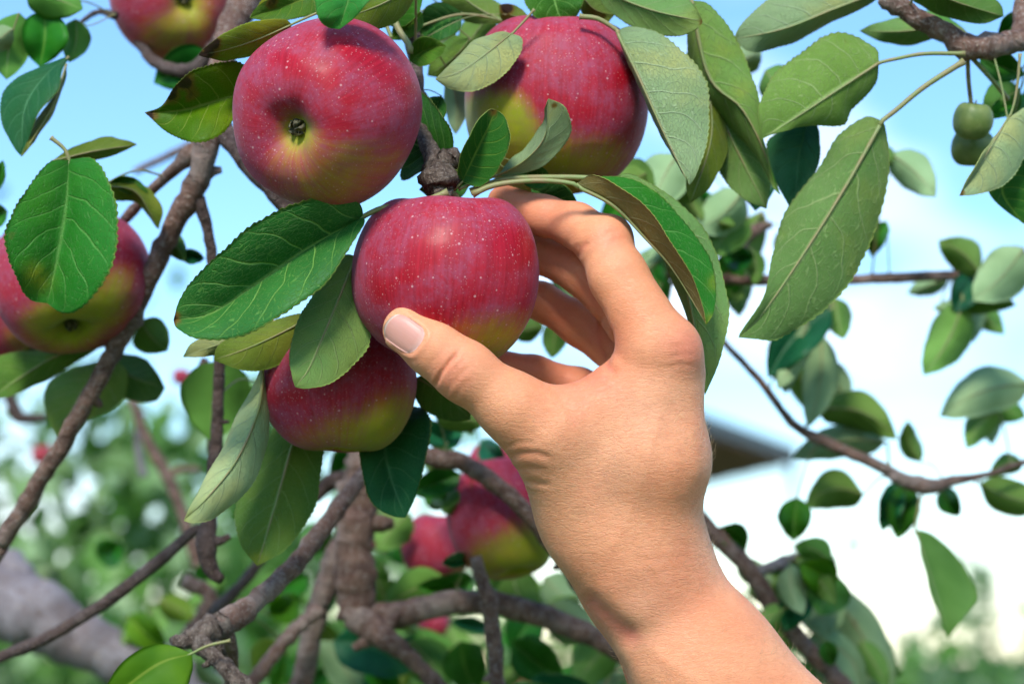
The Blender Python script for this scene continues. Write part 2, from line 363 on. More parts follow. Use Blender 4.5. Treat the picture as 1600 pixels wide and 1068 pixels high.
# ------------------------------------------------------------------ ground
def build_ground():
    m = MB(); n = 60; xs = np.concatenate([-np.geomspace(900, 1, n // 2), [0], np.geomspace(1, 900, n // 2)])
    X, Y = np.meshgrid(xs, xs); Z = 0.03 * np.sin(X * 1.3) * np.cos(Y * 1.1) * np.exp(-(X**2 + Y**2) / 4e4)
    V = np.stack([X.ravel(), Y.ravel(), Z.ravel()], 1); k = len(xs)
    m.add(V, [[i * k + j, i * k + j + 1, (i + 1) * k + j + 1, (i + 1) * k + j] for i in range(k - 1) for j in range(k - 1)])
    g = G('meadow_grass'); ob = g.obj()
    c = g.mix(g.step(g.noise(ob, 3.0, 5), 0.3, 0.7), (0.05, 0.10, 0.02), (0.10, 0.15, 0.035))
    c = g.mix(g.step(g.noise(ob, 40, 4), 0.5, 0.8), c, (0.17, 0.16, 0.06))
    mat = g.done(g.principled(Base_Color=c, Roughness=0.9, Normal=g.bump(g.noise(ob, 60, 5), 0.8, 0.05)))
    tag(m.build('ground', mat, origin=(0, 0, 0)), 'grassy orchard ground', kind='structure')
build_ground()

# ------------------------------------------------------------------ open pavilion behind the hand: a flat roof seen from below at its corner
def build_pavilion():
    wood = simple_mat('brown_soffit_boards', (0.20, 0.056, 0.026), (0.26, 0.08, 0.038), 9, 0.6, 0.3, 0.003)
    edge = simple_mat('grey_green_roof_edge', (0.045, 0.07, 0.08), (0.06, 0.09, 0.10), 12, 0.5, 0.2, 0.003)
    post = simple_mat('grey_metal_pipe', (0.30, 0.34, 0.38), (0.36, 0.40, 0.44), 12, 0.5, 0.1)
    zr = 3.09; C = np.array([2.29, 16.0]); A = np.array([0.70, 12.3]); B = np.array([1.18, 20.3]); D = np.array([-0.05, 16.4])
    root = empty('pavilion', (C[0] - 1, C[1], 0), 'roof corner with brown soffit and dark edge right of the wrist', 'pavilion')
    def slab(name, mat, pts, z0, z1, parent=None):
        m = MB(); n = len(pts); v = [[*p, z] for z in (z0, z1) for p in pts]
        m.add(v, [list(range(n))[::-1], list(range(n, 2 * n))] + [[i, (i + 1) % n, n + (i + 1) % n, n + i] for i in range(n)]); return m.build(name, mat, parent or root, smooth=False)
    corners = [A, C, B, D]; cen = np.mean(corners, 0)
    slab('roof', edge, [cen + (p - cen) * 1.015 for p in corners], zr + 0.03, zr + 0.14)
    # soffit boards run parallel to the front edge
    nb = 14
    for i in range(nb):
        t0, t1 = (i + 0.04) / nb, (i + 0.96) / nb
        slab('soffit_board', wood, [A + (D - A) * t0, C + (B - C) * t0, C + (B - C) * t1, A + (D - A) * t1], zr - 0.006 * (i % 2), zr + 0.024)
    for p, r in ((A * .86 + cen * .14, .07), (B * .86 + cen * .14, .07), (D * .86 + cen * .14, .07), (C * .97 + cen * .03, .035)):
        m = MB(); m.tube([[*p, -0.05], [*p, 1.5], [*p, zr - 0.012]], r, 12); m.build('post', post if r < .05 else wood, root)
build_pavilion()

# ------------------------------------------------------------------ orchard trees further off
def far_tree(x, y, h, rad, nleaf, label, mat, lsize=0.060, low=0.35, seed=1):
    r = np.random.default_rng(seed)
    root = empty('orchard_tree', (x, y, 0), label, 'tree', 'orchard trees behind')
    m = MB(); base = np.array([x, y, -0.05])
    m.tube(catmull([base, base + [0.04, 0.03, h * 0.3], base + [-0.03, 0.05, h * 0.62]], 10), np.linspace(0.075, 0.035, 11), 9, jit=0.06)
    cl = []
    for i in range(9):
        a = i * 2.4 + r.uniform(-.4, .4); z0 = h * r.uniform(0.22, 0.55); L = rad * r.uniform(0.6, 0.95)
        p0 = base + [0, 0.03, z0]; p1 = p0 + [math.cos(a) * L * .5, math.sin(a) * L * .5, h * .16]; p2 = p0 + [math.cos(a) * L, math.sin(a) * L, h * r.uniform(.15, .4)]
        m.tube(catmull([p0, p1, p2], 8), np.linspace(0.03, 0.008, 9), 6); cl.append((p1 + p2) / 2); cl.append(p2)
    m.build('trunk', BARK['grey'], root, origin=base)
    cl = np.array(cl + [base + [0, 0, h * .85], base + [0.1, 0, h * .7], base + [-.1, 0, h * .6]])
    n = nleaf; ci = r.integers(0, len(cl), n)
    c = cl[ci] + r.normal(0, 1, (n, 3)) * np.array([rad * .28, rad * .28, h * .13])
    # a few shoots that stick up out of the crown
    for i in range(10):
        k = slice(i * n // 60, (i + 1) * n // 60); a = r.uniform(0, 6.28); q = r.uniform(0.1, 0.8) * rad
        t = r.uniform(0, 1, (k.stop - k.start, 1)); b = base + [math.cos(a) * q, math.sin(a) * q, h * 0.72]
        c[k] = b + t * np.array([0.08 * math.cos(a), 0.08 * math.sin(a), h * 0.36]) + r.normal(0, 0.03, (k.stop - k.start, 3))
    c[:, 2] = np.clip(c[:, 2], h * low * 0.5, None)
    d = unit(r.normal(0, 1, (n, 3)) + np.array([0, 0, -0.5])); s = unit(np.cross(d, r.normal(0, 1, (n, 3)))); nn = np.cross(d, s)
    L = lsize * r.uniform(0.7, 1.4, (n, 1)); wd = L * 0.30
    V = np.stack([c, c + d * L * .35 + s * wd + nn * wd * .35, c + d * L * .75 + s * wd * .8 + nn * wd * .25, c + d * L,
                  c + d * L * .75 - s * wd * .8 + nn * wd * .25, c + d * L * .35 - s * wd + nn * wd * .35], 1).reshape(-1, 3)
    F = []
    for i in range(n): o = i * 6; F += [[o, o + 1, o + 2, o + 3], [o, o + 3, o + 4, o + 5]]
    m = MB(); m.add(V, F); m.build('crown', mat, root, origin=base, smooth=False)
FT = [(-0.95, 3.3, 1.86, 0.80, 7000, 'leafy orchard tree filling the lower left corner behind the bare limb', 0),
      (-0.30, 4.1, 1.90, 0.75, 4200, 'orchard tree seen blurred between the lower branches', 0),
      (-2.1, 5.2, 2.55, 0.95, 4600, 'taller orchard tree at the left edge far behind the apples', 1),
      (0.62, 4.6, 1.52, 0.65, 4000, 'low orchard tree behind the forearm', 0),
      (1.95, 6.4, 1.68, 0.9, 4200, 'soft green orchard tree at the lower right corner', 1),
      (2.75, 9.0, 1.90, 1.2, 4500, 'farthest orchard tree at the right edge under the white cloud', 1)]
for i, (x, y, h, rd, n, lb, k) in enumerate(FT): far_tree(x, y, h, rd, n, lb, CROWN[k], seed=20 + i)
# ------------------------------------------------------------------ the apple tree: branches
TREE = empty('apple_tree', P(240, 1180, 420), 'apple tree with brown branches, green leaves and ripe red apples', 'tree')
BR = []          # (object, sampled world points)
def branch(pts, bark, knots=0, seg=12, jit=0.035, wig=0.0, spurs=0):
    """pts: (px, py, z mm, radius px)"""
    n = max(10, int(5 * len(pts)))
    L = sum(math.hypot(pts[i + 1][0] - pts[i][0], pts[i + 1][1] - pts[i][1]) for i in range(len(pts) - 1)); n = max(n, int(L / 14))
    w = np.array([[*P(x, y, z), pxlen(r, z)] for x, y, z, r in pts]); c = catmull(w, n)
    rad = c[:, 3].copy(); t = np.linspace(0, 1, n + 1)
    for k in range(knots):
        a = RNG.uniform(0.05, 0.95); rad *= 1 + RNG.uniform(0.08, 0.22) * np.exp(-((t - a) * L / RNG.uniform(7, 14)) ** 2)
    rad *= 1 + RNG.normal(0, 0.025, n + 1)
    path = c[:, :3] + RNG.normal(0, 1, (n + 1, 3)) * rad.mean() * (0.05 + wig)
    m = MB(); m.tube(path, rad, seg, jit=jit)
    for k in range(spurs):
        i = RNG.integers(2, n - 1); d = unit(RNG.normal(0, 1, 3)); d = unit(d - FWD * (d @ FWD) * 0.7); r0 = rad[i]
        q = path[i] + d * r0 * 0.5
        m.tube([q, q + d * r0 * 0.9, q + d * r0 * 1.5 + RNG.normal(0, r0 * .15, 3)], [r0 * .55, r0 * .45, r0 * .26], 7, jit=0.1)
    o = m.build('branch', BARK[bark], TREE, origin=path[0]); BR.append((o, path)); return o
branch([(0, 850, 150, 14), (80, 722, 135, 14), (150, 600, 125, 14), (205, 498, 120, 15), (242, 415, 115, 16), (275, 345, 110, 17), (308, 288, 105, 19), (325, 215, 100, 21), (345, 110, 105, 20), (362, 40, 115, 22), (400, -25, 130, 24), (450, -120, 150, 26)], 'red', 5, spurs=4)
branch([(-60, 960, 160, 14), (0, 850, 150, 14)], 'red', 0)
branch([(312, 232, 102, 15), (275, 262, 112, 10), (235, 300, 125, 8), (180, 360, 150, 7), (120, 430, 190, 6)], 'red', 2)
branch([(310, 310, 106, 11), (324, 360, 110, 9), (332, 420, 114, 9), (342, 540, 118, 9), (338, 680, 122, 10), (328, 800, 122, 12), (322, 850, 120, 15), (330, 890, 120, 13), (346, 905, 118, 8)], 'dark', 5, spurs=4)
branch([(325, 175, 110, 16), (370, 230, 95, 17), (440, 312, 85, 16), (520, 400, 90, 15), (590, 470, 100, 13)], 'dark', 3, spurs=2)
branch([(694, 308, 0, 12), (686, 282, 4, 21), (684, 258, 8, 20), (704, 250, 6, 15), (712, 238, 4, 8)], 'spur', 5, jit=0.10, wig=0.06, spurs=0)
branch([(684, 262, 10, 17), (664, 215, 24, 12), (655, 150, 40, 10), (648, 80, 55, 11), (640, 10, 70, 13), (625, -80, 90, 15)], 'spur', 4, jit=0.09, spurs=3)
branch([(1376, -4, 58, 10), (1392, 4, 58, 15), (1440, 32, 58, 14), (1480, 52, 60, 15), (1512, 74, 60, 20), (1560, 70, 62, 17), (1600, 60, 70, 20), (1680, 50, 90, 22)], 'red', 6, jit=0.07, spurs=4)
branch([(1590, 66, 66, 14), (1600, -10, 80, 13), (1612, -90, 100, 14)], 'red', 2)
branch([(985, 425, 260, 9), (1040, 428, 255, 9), (1130, 436, 250, 8), (1250, 438, 250, 8), (1340, 436, 250, 8), (1440, 432, 252, 8), (1510, 427, 255, 7), (1560, 405, 260, 5), (1620, 395, 262, 4)], 'red', 4, spurs=2)
branch([(1130, 438, 252, 9), (1150, 398, 255, 9), (1166, 368, 258, 12), (1205, 350, 262, 6)], 'red', 2)
branch([(1080, 470, 262, 4), (1130, 533, 262, 5), (1185, 592, 262, 6), (1240, 662, 262, 7), (1300, 695, 262, 9), (1370, 726, 262, 9), (1412, 750, 264, 12), (1455, 760, 266, 13), (1482, 752, 268, 8), (1540, 741, 270, 5), (1600, 722, 275, 5), (1680, 700, 280, 6)], 'red', 4, spurs=3)
branch([(1070, 790, 250, 12), (1116, 834, 250, 13), (1170, 888, 250, 14), (1208, 948, 250, 14), (1258, 1008, 250, 14), (1322, 1076, 250, 14), (1400, 1180, 250, 16)], 'red', 3)
branch([(1182, 893, 250, 8), (1215, 882, 245, 9), (1242, 868, 242, 5)], 'grey', 2)
branch([(568, 700, 230, 24), (564, 770, 228, 27), (552, 850, 225, 30), (556, 920, 225, 30), (556, 962, 225, 32)], 'red', 5, jit=0.05, spurs=2)
branch([(552, 962, 225, 27), (610, 962, 225, 22), (680, 945, 225, 20), (740, 940, 230, 19), (810, 951, 230, 19), (890, 978, 235, 18), (960, 1012, 240, 17), (1060, 1075, 250, 17), (1160, 1160, 260, 17)], 'red', 4, spurs=2)
branch([(556, 958, 222, 26), (586, 985, 215, 22), (616, 1005, 210, 17), (650, 1035, 210, 12), (700, 1085, 210, 11)], 'red', 3, jit=0.06, spurs=2)
branch([(572, 735, 150, 12), (535, 785, 138, 13), (492, 842, 120, 14), (458, 885, 104, 15), (410, 930, 88, 16), (362, 968, 74, 19), (340, 980, 68, 20)], 'red', 4, spurs=1)
branch([(350, 974, 70, 20), (318, 988, 62, 17), (292, 1000, 56, 14), (268, 1001, 52, 7)], 'spur', 3, jit=0.10, spurs=4)
branch([(306, 996, 58, 13), (330, 1022, 52, 12), (355, 1045, 48, 13), (385, 1075, 44, 12), (430, 1120, 40, 12)], 'spur', 5, jit=0.09, spurs=4)
branch([(354, 985, 72, 11), (362, 1030, 90, 10), (360, 1090, 150, 10)], 'red', 2)
branch([(535, 850, 235, 20), (505, 925, 235, 19), (488, 985, 235, 17), (470, 1080, 235, 18)], 'red', 3, spurs=1)
branch([(500, 950, 215, 12), (455, 990, 210, 11), (405, 1050, 205, 11), (370, 1095, 200, 11)], 'red', 3)
branch([(312, 822, 150, 8), (235, 886, 150, 10), (190, 922, 150, 10), (135, 960, 152, 9), (60, 1002, 155, 9), (-10, 1030, 160, 9), (-90, 1060, 160, 9)], 'dark', 4)
branch([(-120, 915, 470, 60), (-20, 935, 460, 58), (60, 962, 450, 55), (130, 1000, 450, 44), (210, 1040, 455, 40), (310, 1080, 460, 42), (420, 1150, 470, 46)], 'grey', 1, 20, jit=0.006)
branch([(-60, 900, 480, 50), (10, 900, 470, 36), (45, 930, 460, 30)], 'grey', 1)
branch([(640, 700, 185, 12), (678, 716, 182, 15), (722, 722, 180, 15), (780, 760, 178, 14), (822, 800, 178, 13), (860, 850, 180, 12), (920, 930, 190, 12)], 'red', 3, spurs=2)
branch([(742, 870, 165, 9), (754, 905, 165, 11), (768, 965, 165, 12), (778, 1075, 165, 12), (785, 1150, 165, 12)], 'red', 3, spurs=2)
branch([(205, 620, 520, 7), (232, 690, 520, 8), (262, 745, 520, 9), (285, 800, 520, 9), (312, 890, 520, 11)], 'red', 2)
branch([(262, 742, 520, 7), (285, 733, 520, 5), (312, 733, 520, 4)], 'red', 0)
branch([(225, 745, 600, 7), (215, 690, 600, 6), (222, 640, 600, 5)], 'grey', 0)
branch([(490, 778, 240, 11), (512, 757, 240, 12), (540, 745, 238, 12), (566, 742, 232, 14)], 'dark', 2)
branch([(285, 905, 330, 12), (330, 935, 330, 12), (280, 1010, 330, 11), (250, 1080, 330, 11)], 'red', 2)
branch([(410, 872, 260, 8), (375, 915, 260, 9), (330, 960, 265, 9)], 'dark', 2)
branch([(740, 672, 240, 6), (715, 660, 240, 8), (690, 668, 240, 6)], 'dark', 2)
branch([(10, 610, 420, 8), (30, 650, 420, 9), (70, 652, 420, 6)], 'dark', 2)
branch([(180, 25, 150, 7), (150, 20, 160, 4), (100, 55, 165, 3)], 'dark', 1)
branch([(345, 60, 140, 12), (300, 110, 150, 11), (240, 95, 160, 9), (215, 60, 170, 8)], 'dark', 2)
branch([(210, 268, 420, 5), (260, 245, 420, 6), (300, 225, 420, 7)], 'red', 1)
branch([(320, 560, 210, 7), (312, 600, 212, 8), (330, 660, 214, 8), (335, 760, 216, 9)], 'dark', 2)

# ------------------------------------------------------------------ leaves
def branch_of(p, reach=None):
    best, bd = None, 1e9
    for o, path in BR:
        d = np.min(np.linalg.norm(path - p, axis=1))
        if d < bd: best, bd = o, d
    return best
NLEAF = [0]
def leaf_mesh(L, M, R, face, kind, ref='both', pet=None, nt=96, nu=7, teeth=34, tooth=0.045, bulge=0.06, brown=None, yellow=None, ripple=0.35, reach=0.055):
    """L, M, R world polylines from base to tip: left edge, midrib, right edge"""
    if pet is None:          # a stalk to the twig it grows on
        q = min((pa[np.argmin(np.linalg.norm(pa - M[0], axis=1))] for _, pa in BR), key=lambda a: np.linalg.norm(a - M[0])); dd = np.linalg.norm(q - M[0])
        if dd < reach: pet = np.array([q, (q + M[0]) / 2 + np.array([0, 0, 0.12 * dd])])
    Mc = catmull(M, nt)
    Lc = catmull(np.vstack([M[0], L, M[-1]]), nt); Rc = catmull(np.vstack([M[0], R, M[-1]]), nt)
    t = np.linspace(0, 1, nt + 1); T = unit(np.gradient(Mc, axis=0))
    length = np.linalg.norm(np.diff(Mc, axis=0), axis=1).sum()
    ph = RNG.uniform(0, 6.28)
    cols, us = [], []
    saw = (t * teeth) % 1.0; env = np.clip(np.sin(np.pi * t) * 4, 0, 1)
    sc = np.ones(nt + 1) - (tooth * saw * env if teeth else 0) - (0.02 * env * (0.5 + 0.5 * np.sin(t * 23 + ph)) if ripple else 0)
    ss = np.concatenate([np.linspace(0, 0.9, nu), [1.0]]) if teeth else np.linspace(0, 1, nu + 1)
    for sgn, E in ((-1, Lc), (1, Rc)):
        half = E - Mc; hw = np.linalg.norm(half, axis=1, keepdims=True)
        N = unit(np.cross(T, half)) * sgn
        for s in ss:
            if s == 0 and sgn == 1: continue
            q = Mc + half * s * (sc[:, None] if s > 0.95 else 1.0)
            # side veins quilt the blade
            w = (t - 0.24 * s ** 1.25) * 6.6 + (0.45 if sgn > 0 else 0)
            quilt = (np.abs(((w + 0.6 * 6.6) % 1) - 0.5) - 0.25)
            off = bulge * hw[:, 0] * (4 * s * (1 - s)) - quilt * 0.055 * hw[:, 0] * min(1, s * 4) * (1 - 0.5 * s)
            off = off + ripple * length * 0.02 * s * s * np.sin(t * 17 + ph + sgn)
            cols.append((sgn * s, q + N * off[:, None]))
    cols.sort(key=lambda c: c[0]); us = np.array([c[0] for c in cols]); Gd = np.stack([c[1] for c in cols], 1)     # (nt+1, k, 3)
    k = len(us)
    du = np.gradient(Gd, axis=1); dt = np.gradient(Gd, axis=0); N = unit(np.cross(du, dt))
    tocam = unit(CAM - Gd)
    area = np.linalg.norm(np.cross(du, dt), axis=2); fac = (N * tocam).sum(2) * area
    sel = fac if ref == 'both' else (fac[:, us > 0.15] if ref == 'R' else fac[:, us < -0.15])
    sign = 1.0 if sel.sum() > 0 else -1.0              # sign*N looks at the camera
    if face == 'under': sign = -sign                   # sign*N is now the upper side of the leaf
    th = 0.00016
    top = Gd + N * sign * th; bot = Gd - N * sign * th
    UV = np.stack(np.broadcast_arrays((us * 0.5 + 0.5)[None, :], t[:, None]), 2).reshape(-1, 2)
    m = MB()
    F = [[i * k + j, i * k + j + 1, (i + 1) * k + j + 1, (i + 1) * k + j] for i in range(nt) for j in range(k - 1)]
    Fr = [f[::-1] for f in F]
    m.add(top.reshape(-1, 3), F if sign > 0 else Fr, 0, UV); m.add(bot.reshape(-1, 3), Fr if sign > 0 else F, 1, UV)
    o1 = 0; o2 = (nt + 1) * k; rim = []
    for j in (0, k - 1):
        for i in range(nt): rim.append([o1 + i * k + j, o1 + (i + 1) * k + j, o2 + (i + 1) * k + j, o2 + i * k + j])
    m.f += rim; m.m += [1] * len(rim)
    mid = Gd[:, int(np.argmin(np.abs(us)))]; nm = N[:, int(np.argmin(np.abs(us)))] * sign
    r0 = min(0.00098, length * 0.0115)
    step = max(1, nt // 24); idx = np.arange(0, nt + 1, step)
    rr = r0 * (1.0 - 0.86 * t[idx]); m.tube(mid[idx] - nm[idx] * (rr * 0.75)[:, None], rr, 6, 2)
    if pet is not None:
        pp = catmull(np.vstack([pet, mid[0] - nm[0] * r0 * .7, mid[min(2, nt)] - nm[2] * r0 * .7]), 14)
        m.tube(pp, np.concatenate([[r0 * 1.8], np.linspace(r0 * 1.35, r0 * 1.05, 14)]), 7, 2)
    V = np.vstack(m.v); at = {}
    for key, spec in (('brown', brown), ('yellow', yellow)):
        a = np.zeros(len(V))
        if spec:
            px, py, _ = to_px(V)
            for (x, y, r, amp) in spec: a = np.maximum(a, amp * np.exp(-((px - x) ** 2 + (py - y) ** 2) / (r * r)))
        at[key] = a
    mats = [*(LM if teeth else LS)[kind], STALK]
    base = np.asarray(pet[0] if pet is not None else M[0])
    NLEAF[0] += 1
    return m.build('leaf', mats, branch_of(base), origin=base, attrs=at)
def zz(pts, zb, zt, dz=0.0):
    n = len(pts); out = []
    for i, p in enumerate(pts):
        s = i / max(1, n - 1)
        z = p[2] if len(p) > 2 else zb + (zt - zb) * s + dz * math.sin(math.pi * min(1, max(0.12, s * 0.9 + 0.06)))
        out.append(P(p[0], p[1], z))
    return np.array(out)
def H(M, L, R, face, kind, z, dl=8, dr=8, pet=None, **kw):
    """hero leaf from photograph outlines; z = (base, tip); dl, dr = how far the edges fall back behind the midrib"""
    zb, zt = z
    if face == "top" and kw.get("ref", "both") == "both" and dl > 0 and dr > 0: dl, dr = -dl, -dr      # the blade folds up along its midrib
    M3 = zz(M, zb, zt); L3 = zz(L, zb, zt, dl * 1.35); R3 = zz(R, zb, zt, dr * 1.35)
    return leaf_mesh(L3, M3, R3, face, kind, pet=None if pet is None else zz(pet, zb, zb), **kw)
def Q(b, e, w, z, face, kind, bend=0.0, asym=(1, 1), zt=None, dl=6, dr=6, pet=None, fine=False, **kw):
    """plain leaf from base and tip; w = full width px"""
    zt = z if zt is None else zt
    b = np.array(b, float); e = np.array(e, float); d = e - b; Ln = np.linalg.norm(d); d /= Ln; nrm = np.array([-d[1], d[0]])
    ts = np.linspace(0, 1, 8); mid = [b + (e - b) * t + nrm * bend * math.sin(math.pi * t) for t in ts]
    f = [math.sin(math.pi * t ** 0.82) ** 0.72 for t in ts]
    Lp = [mid[i] + nrm * w / 2 * asym[0] * f[i] for i in range(1, 7)]; Rp = [mid[i] - nrm * w / 2 * asym[1] * f[i] for i in range(1, 7)]
    opt = dict(nt=96, nu=7) if fine else dict(nt=30, nu=4, teeth=0)
    opt.update(kw)
    return H([tuple(p) for p in mid], [tuple(p) for p in Lp], [tuple(p) for p in Rp], face, kind, (z, zt), dl, dr, pet, **opt)
# --- sharp leaves round the held apple
H([(568, 338), (480, 388), (400, 443), (330, 490), (271, 500)], [(562, 318), (535, 307), (480, 308), (400, 345), (325, 408), (283, 462)], [(568, 352), (548, 390), (510, 442), (450, 490), (380, 526), (310, 531), (278, 515)],
  'top', 'd', (-6, -10), 11, 12, [(700, 300), (645, 320), (600, 324)], bulge=0.08, brown=[(271, 498, 12, .7)])
H([(556, 400), (530, 465), (505, 525), (482, 577), (461, 604)], [(535, 400), (497, 445), (465, 500), (451, 550), (455, 585)], [(560, 420), (566, 470), (581, 525), (560, 566), (520, 598), (485, 607)],
  'under', 'b', (0, -10), 4, 4, [(640, 322), (590, 350), (562, 385)], bulge=0.05)
H([(500, 488), (440, 520), (385, 545), (334, 562)], [(470, 490), (420, 500), (370, 520), (340, 540)], [(490, 520), (450, 560), (415, 579), (375, 578)], 'under', 'y', (22, 18), 6, 2, [(560, 440), (530, 465)], bulge=.05)
H([(420, 508), (350, 535), (286, 557)], [(400, 505), (345, 515), (300, 535)], [(400, 535), (350, 552), (310, 558)], 'under', 't', (30, 24), 3, 3)
H([(412, 570), (404, 640), (372, 715), (330, 770), (287, 813)], [(400, 590), (370, 650), (335, 720), (300, 785)], [(416, 620), (420, 690), (395, 755), (345, 805), (305, 817)], 'under', 't', (28, 14), 10, 6, [(430, 500), (415, 535)], bulge=.10, yellow=[(288, 812, 16, .4)])
H([(475, 630), (455, 700), (430, 790), (402, 884)], [(440, 650), (395, 730), (366, 800), (375, 850)], [(510, 660), (506, 720), (492, 795), (450, 855)], 'under', 'd', (62, 50), 6, 6, [(520, 560), (490, 600)], bulge=.06, yellow=[(402, 878, 14, .6)])
H([(622, 640), (602, 690), (610, 745), (634, 808)], [(580, 660), (560, 695), (566, 745), (582, 790), (612, 806)], [(652, 634), (676, 652), (668, 712), (654, 765)], 'top', 't', (66, 52), 8, 8, [(640, 560), (632, 605)], bulge=.05)
H([(392, 142), (330, 160), (285, 172), (226, 176)], [(380, 98), (342, 96), (300, 110), (272, 134), (254, 165)], [(372, 180), (342, 214), (306, 225), (262, 208)], 'top', 'y', (24, 18), 10, 10, [(470, 90), (420, 125)], bulge=.06, brown=[(262, 142, 20, 1.), (288, 128, 16, .9), (228, 176, 16, 1.2), (300, 150, 14, .55)])
H([(456, 38), (400, 62), (350, 78), (310, 86)], [(440, 29), (385, 35), (345, 55), (322, 72)], [(440, 66), (400, 86), (355, 94), (326, 91)], 'under', 'y', (4, 0), -4, 12, [(520, 10), (485, 25)], ref='R', brown=[(312, 86, 24, 1.3), (335, 68, 12, .9)], bulge=.1)
H([(560, -40), (545, 0), (530, 46)], [(500, -30), (489, 0), (496, 28), (512, 43)], [(610, -30), (575, 5), (553, 30)], 'top', 'o', (-34, -40), 8, 4, bulge=.08)
H([(650, -25), (600, 5), (535, 30)], [(620, -30), (580, -8), (548, 8)], [(645, 5), (618, 36), (585, 48), (553, 44)], 'under', 'y', (14, -12), 4, 4, bulge=.06)
H([(500, -10), (450, 8), (390, 28)], [(470, -14), (430, -6), (400, 12)], [(495, 20), (450, 32), (410, 32)], 'top', 'y', (20, 14), 4, 4, brown=[(425, 5, 10, .8)])
H([(465, -20), (430, -2), (398, 16)], [(445, -24), (420, -14)], [(450, 6), (425, 12)], 'under', 'y', (30, 26))
Q((640, 95), (697, 72), 46, 34, 'top', 'y', bend=-6, fine=True, pet=[(650, 130), (640, 110)])
Q((610, 40), (660, -20), 46, 44, 'top', 'd', fine=True)
H([(706, 250), (680, 238), (640, 222)], [(709, 215), (692, 180), (655, 142)], [(690, 258), (662, 267), (625, 282)], 'top', 'd', (18, 30), 6, 4, [(694, 262), (703, 254)], bulge=.04)
H([(722, 284), (742, 240), (762, 200), (774, 171)], [(714, 268), (724, 230), (744, 192), (762, 172)], [(752, 292), (782, 262), (798, 216), (790, 184)], 'top', 'b', (4, -2), 9, 7, [(700, 300), (712, 294)], bulge=.07, brown=[(770, 172, 9, .9)])
H([(779, 274), (822, 250), (852, 212), (857, 154)], [(800, 246), (822, 228), (846, 194), (853, 165)], [(802, 275), (842, 264), (874, 238), (894, 204), (884, 168)], 'under', 't', (6, -8), 12, 2, [(716, 296), (745, 284)], bulge=.06, brown=[(866, 165, 6, .5)])
H([(800, 53), (760, 85), (720, 112), (680, 124)], [(780, 50), (740, 64), (706, 98)], [(817, 62), (810, 92), (786, 120), (745, 143), (705, 140)], 'under', 't', (20, 26), 6, -4, [(835, 15), (820, 32)], bulge=.10)
H([(862, -50), (866, 0), (880, 40)], [(830, -30), (818, 0), (832, 24), (858, 35)], [(915, -20), (912, 5), (900, 28)], 'top', 'd', (46, 40), 6, 5, bulge=.08)
H([(800, 36), (750, 15), (690, -30)], [(790, 10), (750, -10), (710, -40)], [(770, 38), (725, 34), (690, 5)], 'under', 'y', (70, 80))
H([(825, 25), (800, 24), (780, 8)], [(812, 12), (795, 6)], [(815, 38), (795, 42), (782, 28)], 'under', 'y', (56, 56), brown=[(792, 12, 10, 1.2)])
H([(905, -10), (930, 15), (960, 24)], [(930, -15), (955, 2)], [(908, 20), (925, 38), (945, 40)], 'under', 'y', (50, 54))
H([(930, -20), (1010, 14), (1098, 34)], [(1000, -38), (1060, -18), (1088, 12)], [(950, 18), (1005, 50), (1058, 58), (1088, 46)], 'under', 'b', (40, 28), 8, 2, brown=[(1098, 34, 7, .8)])
H([(964, 48), (998, 118), (1038, 208), (1077, 289)], [(974, 74), (1014, 156), (1050, 232), (1068, 270)], [(988, 42), (1034, 52), (1090, 100), (1111, 152), (1106, 222), (1090, 268)], 'under', 't', (26, 8), 16, 4, [(905, 26), (935, 30)], bulge=.08)
H([(1080, 0), (1108, 120), (1158, 168), (1190, 226), (1219, 304)], [(1072, 60), (1090, 150), (1132, 190), (1172, 232), (1206, 290)], [(1110, 8), (1152, 60), (1180, 128), (1189, 185), (1198, 240)], 'under', 'b', (52, 44), 10, 4, bulge=.07, yellow=[(1160, 140, 16, .35)])
H([(1108, 130), (1142, 215), (1198, 326)], [(1100, 180), (1114, 255), (1156, 308)], [(1152, 150), (1188, 220), (1204, 280)], 'under', 'b', (66, 60), 6, 6, bulge=.05)
H([(1100, 100), (1112, 210), (1079, 318)], [(1080, 180), (1072, 250), (1072, 295)], [(1130, 150), (1136, 230), (1112, 290)], 'under', 'y', (58, 50), 6, 6, bulge=.05)
H([(1370, -12), (1300, 15), (1225, 45), (1146, 62)], [(1300, -34), (1210, -8), (1160, 35)], [(1365, 2), (1285, 44), (1215, 76), (1172, 82)], 'under', 't', (60, 55), 4, 12, bulge=.05)
Q((1480, 38), (1343, 48), 46, 84, 'under', 'b', bend=-6, fine=True, pet=[(1520, 60), (1500, 45)])
H([(1374, 98), (1310, 140), (1245, 183), (1189, 218)], [(1366, 72), (1312, 48), (1252, 78), (1208, 116), (1185, 165)], [(1368, 132), (1332, 172), (1318, 198), (1270, 196), (1222, 206)], 'under', 'b', (48, 34), 12, 8, [(1508, 84), (1445, 84), (1400, 92)], bulge=.09)
H([(1262, 190), (1248, 250), (1241, 336)], [(1225, 200), (1196, 226), (1212, 285), (1230, 318)], [(1277, 194), (1283, 240), (1266, 292)], 'top', 't', (70, 62), 4, 4, bulge=.06)
H([(1378, 189), (1322, 290), (1252, 402), (1192, 488), (1154, 527)], [(1350, 184), (1304, 214), (1272, 272), (1222, 335), (1206, 400), (1190, 470)], [(1386, 204), (1391, 260), (1372, 350), (1340, 430), (1282, 490), (1222, 530), (1180, 530)], 'under', 'b', (44, 26), 12, 10, [(1506, 96), (1445, 135), (1400, 172)], bulge=.07)
H([(1440, -20), (1500, 5), (1568, 26)], [(1470, -35), (1530, -20), (1562, 5)], [(1425, 0), (1470, 25), (1530, 38)], 'under', 'd', (40, 52), bulge=.05)
